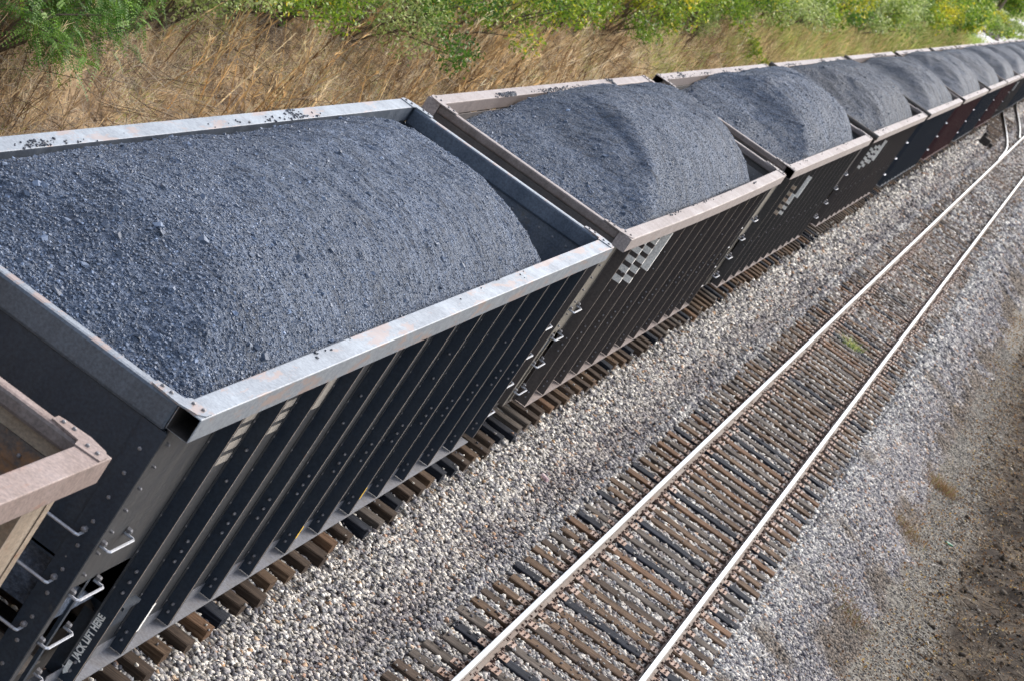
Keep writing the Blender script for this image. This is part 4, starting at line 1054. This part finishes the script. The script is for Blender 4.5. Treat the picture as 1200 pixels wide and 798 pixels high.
# a maroon car of another train far beyond
m_car = car(0, 14.5, 'distant maroon rail car glimpsed among trees at the top right edge', 'maroon', 'maroon', 'under', None, 'inner', 3, group='distant rail cars')
m_car.location = (-13.2, 418, 0); m_car.rotation_euler.z = R(10)
tag(m_car, group='distant rail cars')
# rock pile along the clearing edge
for i in range(9):
    r = np.random.default_rng(i + 60); y = 268 + i * 7.5; P = np.stack([r.normal(-7.2 - i * .5, .25, 14), r.normal(273 - i * .8, 1.2, 14), np.zeros(14)], 1); P[:, 2] = ground_h(P[:, 0], P[:, 1]) + .18
    V, F, T = chunks(P, r.uniform(.3, .6, 14), r.uniform(.6, 1.2, (14, 1)) * np.array([.24, .20, .18]), rg=r)
    tag(npmesh('rock_pile', V, F, MAT['stone'], tint=T), 'brown rock pile along the edge of the white clearing', 'rocks', 'rock piles along the clearing')

# ------------------------------------------------------------------ right-hand verge
parts = []
N = 26000; x = rng.uniform(6.7, 12, N); y = rng.uniform(6, 75, N); k = (fbm(x * .9, y * .7, 4, 90) + sstep(7.6, 9.2, x) * .5) > .12; x, y = x[k], y[k]; n_ = len(x)
hv = lambda x, y: np.where(x < 7.6, np.maximum(bed_h(x, y), ground_h(x, y)), ground_h(x, y))
c = palette(np.clip(rng.normal(.25, .2, n_), 0, .9), STRAW) * .6
parts.append(blades(np.stack([x, y, hv(x, y)], 1), rng.uniform(.05, .28, n_), np.full(n_, .005), rng.uniform(.5, 2.5, n_), c))
N = 26000; x = rng.uniform(6.2, 12, N); y = rng.uniform(8, 70, N); k = (fbm(x * .8, y * .5, 3, 91) + sstep(6.8, 8.0, x) * .55) > .2; x, y = x[k], y[k]; n_ = len(x)
lc = palette(rng.random(n_), [(0, (.05, .03, .02)), (.4, (.16, .08, .035)), (.75, (.32, .17, .06)), (.93, (.42, .30, .10)), (1, (.55, .5, .4))])
parts.append(leafset(np.stack([x, y, hv(x, y) + .02], 1), rng.uniform(.03, .07, n_), rng.uniform(.010, .02, n_), lc, rng, 0))
N = 7000; x = rng.uniform(7.9, 12.5, N); y = rng.uniform(10, 75, N); z = ground_h(x, y) + .02
D = rng.normal(size=(N, 3)) * np.array([1, .8, .22]); D /= np.linalg.norm(D, axis=1)[:, None]; L = rng.uniform(.10, .55, N); P = np.stack([x, y, z], 1); E_ = P + D * L[:, None]; E_[:, 2] = np.maximum(E_[:, 2], ground_h(E_[:, 0], E_[:, 1]) + .01)
c = palette(rng.random(N) ** 1.6, [(0, (.025, .018, .014)), (.5, (.10, .075, .055)), (1, (.42, .36, .28))])
for q in (np.array([[0, 0, .005]]), np.array([[.005, .004, 0]])): parts.append((np.stack([P - q, P + q, E_ + q * .5, E_ - q * .5], 1).reshape(-1, 3), np.arange(4 * N).reshape(-1, 4), np.repeat(c, 4, 0)))
N = 12000; x = rng.uniform(7.9, 12, N); y = rng.uniform(10, 70, N)
parts.append(chunks(np.stack([x, y, ground_h(x, y)], 1), rng.uniform(.015, .06, N) * (1 + (rng.random(N) < .04)), palette(rng.random(N) ** 1.8, [(0, (.03, .023, .017)), (.6, (.11, .085, .06)), (.9, (.25, .21, .16)), (1, (.5, .48, .44))])))
V, F, T = merge(parts)
tag(npmesh('leaf_litter', V, F, MAT['straw'], tint=T), 'brown leaf litter and flattened dead grass on the right verge', 'leaf litter', kind='stuff')
# grit on the path
N = 30000; x = rng.normal(7.7, .6, N); y = rng.uniform(8, 60, N); k = (x > 6.7) & (x < 9.6); x, y = x[k], y[k]; n_ = len(x)
V, F, T = chunks(np.stack([x, y, hv(x, y) + .004], 1), rng.uniform(.012, .032, n_), palette(rng.random(n_) * .8, STONE_PAL) * np.array([.8, .75, .66]))
tag(npmesh('path_grit', V, F, MAT['stone'], tint=T), 'fine grey-brown grit of the footpath right of the ballast', 'grit', kind='stuff')
# dead branches on the dark verge
vb = random.Random(4)
for i in range(9):
    bx, by = vb.uniform(9.2, 10.6), vb.uniform(21, 40); bz = float(ground_h(np.array(bx), np.array(by))); mb = MB(); a = vb.uniform(0, 6.28)
    def limb(p, d, L, r0, dep):
        q1 = p + d * L * .5 + Vector((vb.gauss(0, .04), vb.gauss(0, .04), vb.gauss(0, .02))); q2 = q1 + (d + Vector((vb.gauss(0, .2), vb.gauss(0, .2), vb.gauss(0, .1)))).normalized() * L * .5
        mb.tube([p, q1, q2], r0, 5, 0, r0 * .4)
        if dep:
            for _ in range(4):
                t = vb.uniform(.3, 1); limb(p.lerp(q2, t), (d + Vector((vb.gauss(0, .7), vb.gauss(0, .7), abs(vb.gauss(0, .3))))).normalized(), L * .5, r0 * .5, dep - 1)
    limb(Vector((0, 0, .03)), Vector((math.cos(a), math.sin(a), .12)).normalized(), vb.uniform(.8, 1.5), .016, 2)
    o = mb.build('dead_branch', WOODSTEM, loc=(bx, by, bz)); tag(o, 'bare dead branch lying on the dark verge at the lower right', 'branch', 'dead branches on the right verge')
# green weed tuft between the rails, brown tufts on the shoulder
def tuft(x, y, n_, h, pal, label, spread=.1, group=None):
    r = np.random.default_rng(int(x * 100 + y)); P = np.stack([r.normal(x, spread, n_), r.normal(y, spread * 1.3, n_)], 1); z = np.maximum(bed_h(P[:, 0], P[:, 1]) if x < 7.5 else -9, ground_h(P[:, 0], P[:, 1]))
    V, F, T = blades(np.column_stack([P - [x, y], z]), r.uniform(.5, 1.2, n_) * h, np.full(n_, .005), r.uniform(.2, 1.3, n_), palette(r.random(n_), pal), rg=r)
    o = npmesh('weed_tuft', V, F, MAT['leaf'], tint=T); o.location = (x, y, 0); tag(o, label, 'weed', group)
tuft(4.10, 41.1, 260, .26, GREENG, 'small green and yellow weed tuft growing between the rails', .12)
BR = [(0, (.12, .06, .03)), (.6, (.24, .13, .06)), (1, (.20, .22, .06))]
tuft(7.35, 35.5, 500, .28, BR, 'rusty brown weed patch on the gravel edge right of the track', .22)
tuft(7.05, 30.0, 320, .20, BR, 'small dry brown weed patch beside the footpath', .18)
tuft(6.75, 22.2, 420, .18, BR, 'dry brown weed patch low on the shoulder near the bottom edge', .25)
# litter
mb = MB(); mb.tube([(0, 0, 0), (.12, .02, 0)], .033, 12); o = mb.build('drink_can', paint('faded_can', (.62, .40, .40), (.70, .60, .58), None, .4)); o.location = (2.13, 17.35, -.245); o.rotation_euler = (0, .1, -.5); tag(o, 'faded pink and white drink can lying on the ballast', 'can')
mb = MB(); mb.tube([(0, 0, 0), (.12, 0, 0), (.16, 0, 0), (.20, 0, 0)], .035, 12, 0, .014)
o = mb.build('bottle', paint('green_glass', (.02, .16, .08), (.03, .14, .07), None, .2)); o.location = (7.85, 31.3, -.60); o.rotation_euler = (0, 0, .7); tag(o, 'green bottle lying on the footpath at the lower right', 'bottle')
for (x, y, L_, a, lab) in ((7.75, 29.0, .34, 1.1, 'pale stick lying on the footpath below the green bottle'), (7.7, 26.6, .3, 2.2, 'short pale stick on the footpath near the bottom right'), (2.45, 14.6, .24, .3, 'brown piece of wood lying on the ballast between the tracks')):
    mb = MB(); mb.tube([(0, 0, 0), (L_ * .5, .02, .01), (L_, 0, 0)], .016, 5, 0, .010)
    z = float(max(bed_h(np.array(x), np.array(y)), ground_h(np.array(x), np.array(y)))) + .03
    o = mb.build('stick', MAT['dim'] if x > 5 else WOOD[3]); o.location = (x, y, z); o.rotation_euler.z = a; tag(o, lab, 'stick')
# switch machine by the far turnout
sm = empty('switch_machine', (2.3, 119.8, -.25)); tag(sm, 'black switch machine between the train and the empty track by the turnout', 'switch machine')
mb = MB(); mb.box(-.5, .35, -.35, .35, 0, .10); mb.build('base', [MAT['under']], sm, bevel=.01)
mb = MB(); mb.box(-.42, .10, -.28, .28, .10, .42); mb.tube([(-.3, 0, .42), (-.3, 0, .62)], .12, 10); mb.build('motor_housing', [MAT['under']], sm, bevel=.02)
mb = MB(); mb.box(.12, .32, -.2, .2, .10, .30); mb.build('gear_box', [MAT['under']], sm, bevel=.02)
mb = MB(); mb.box(.35, 2.6, -.04, .04, .02, .06); mb.build('throw_rod', [MAT['web']], sm)
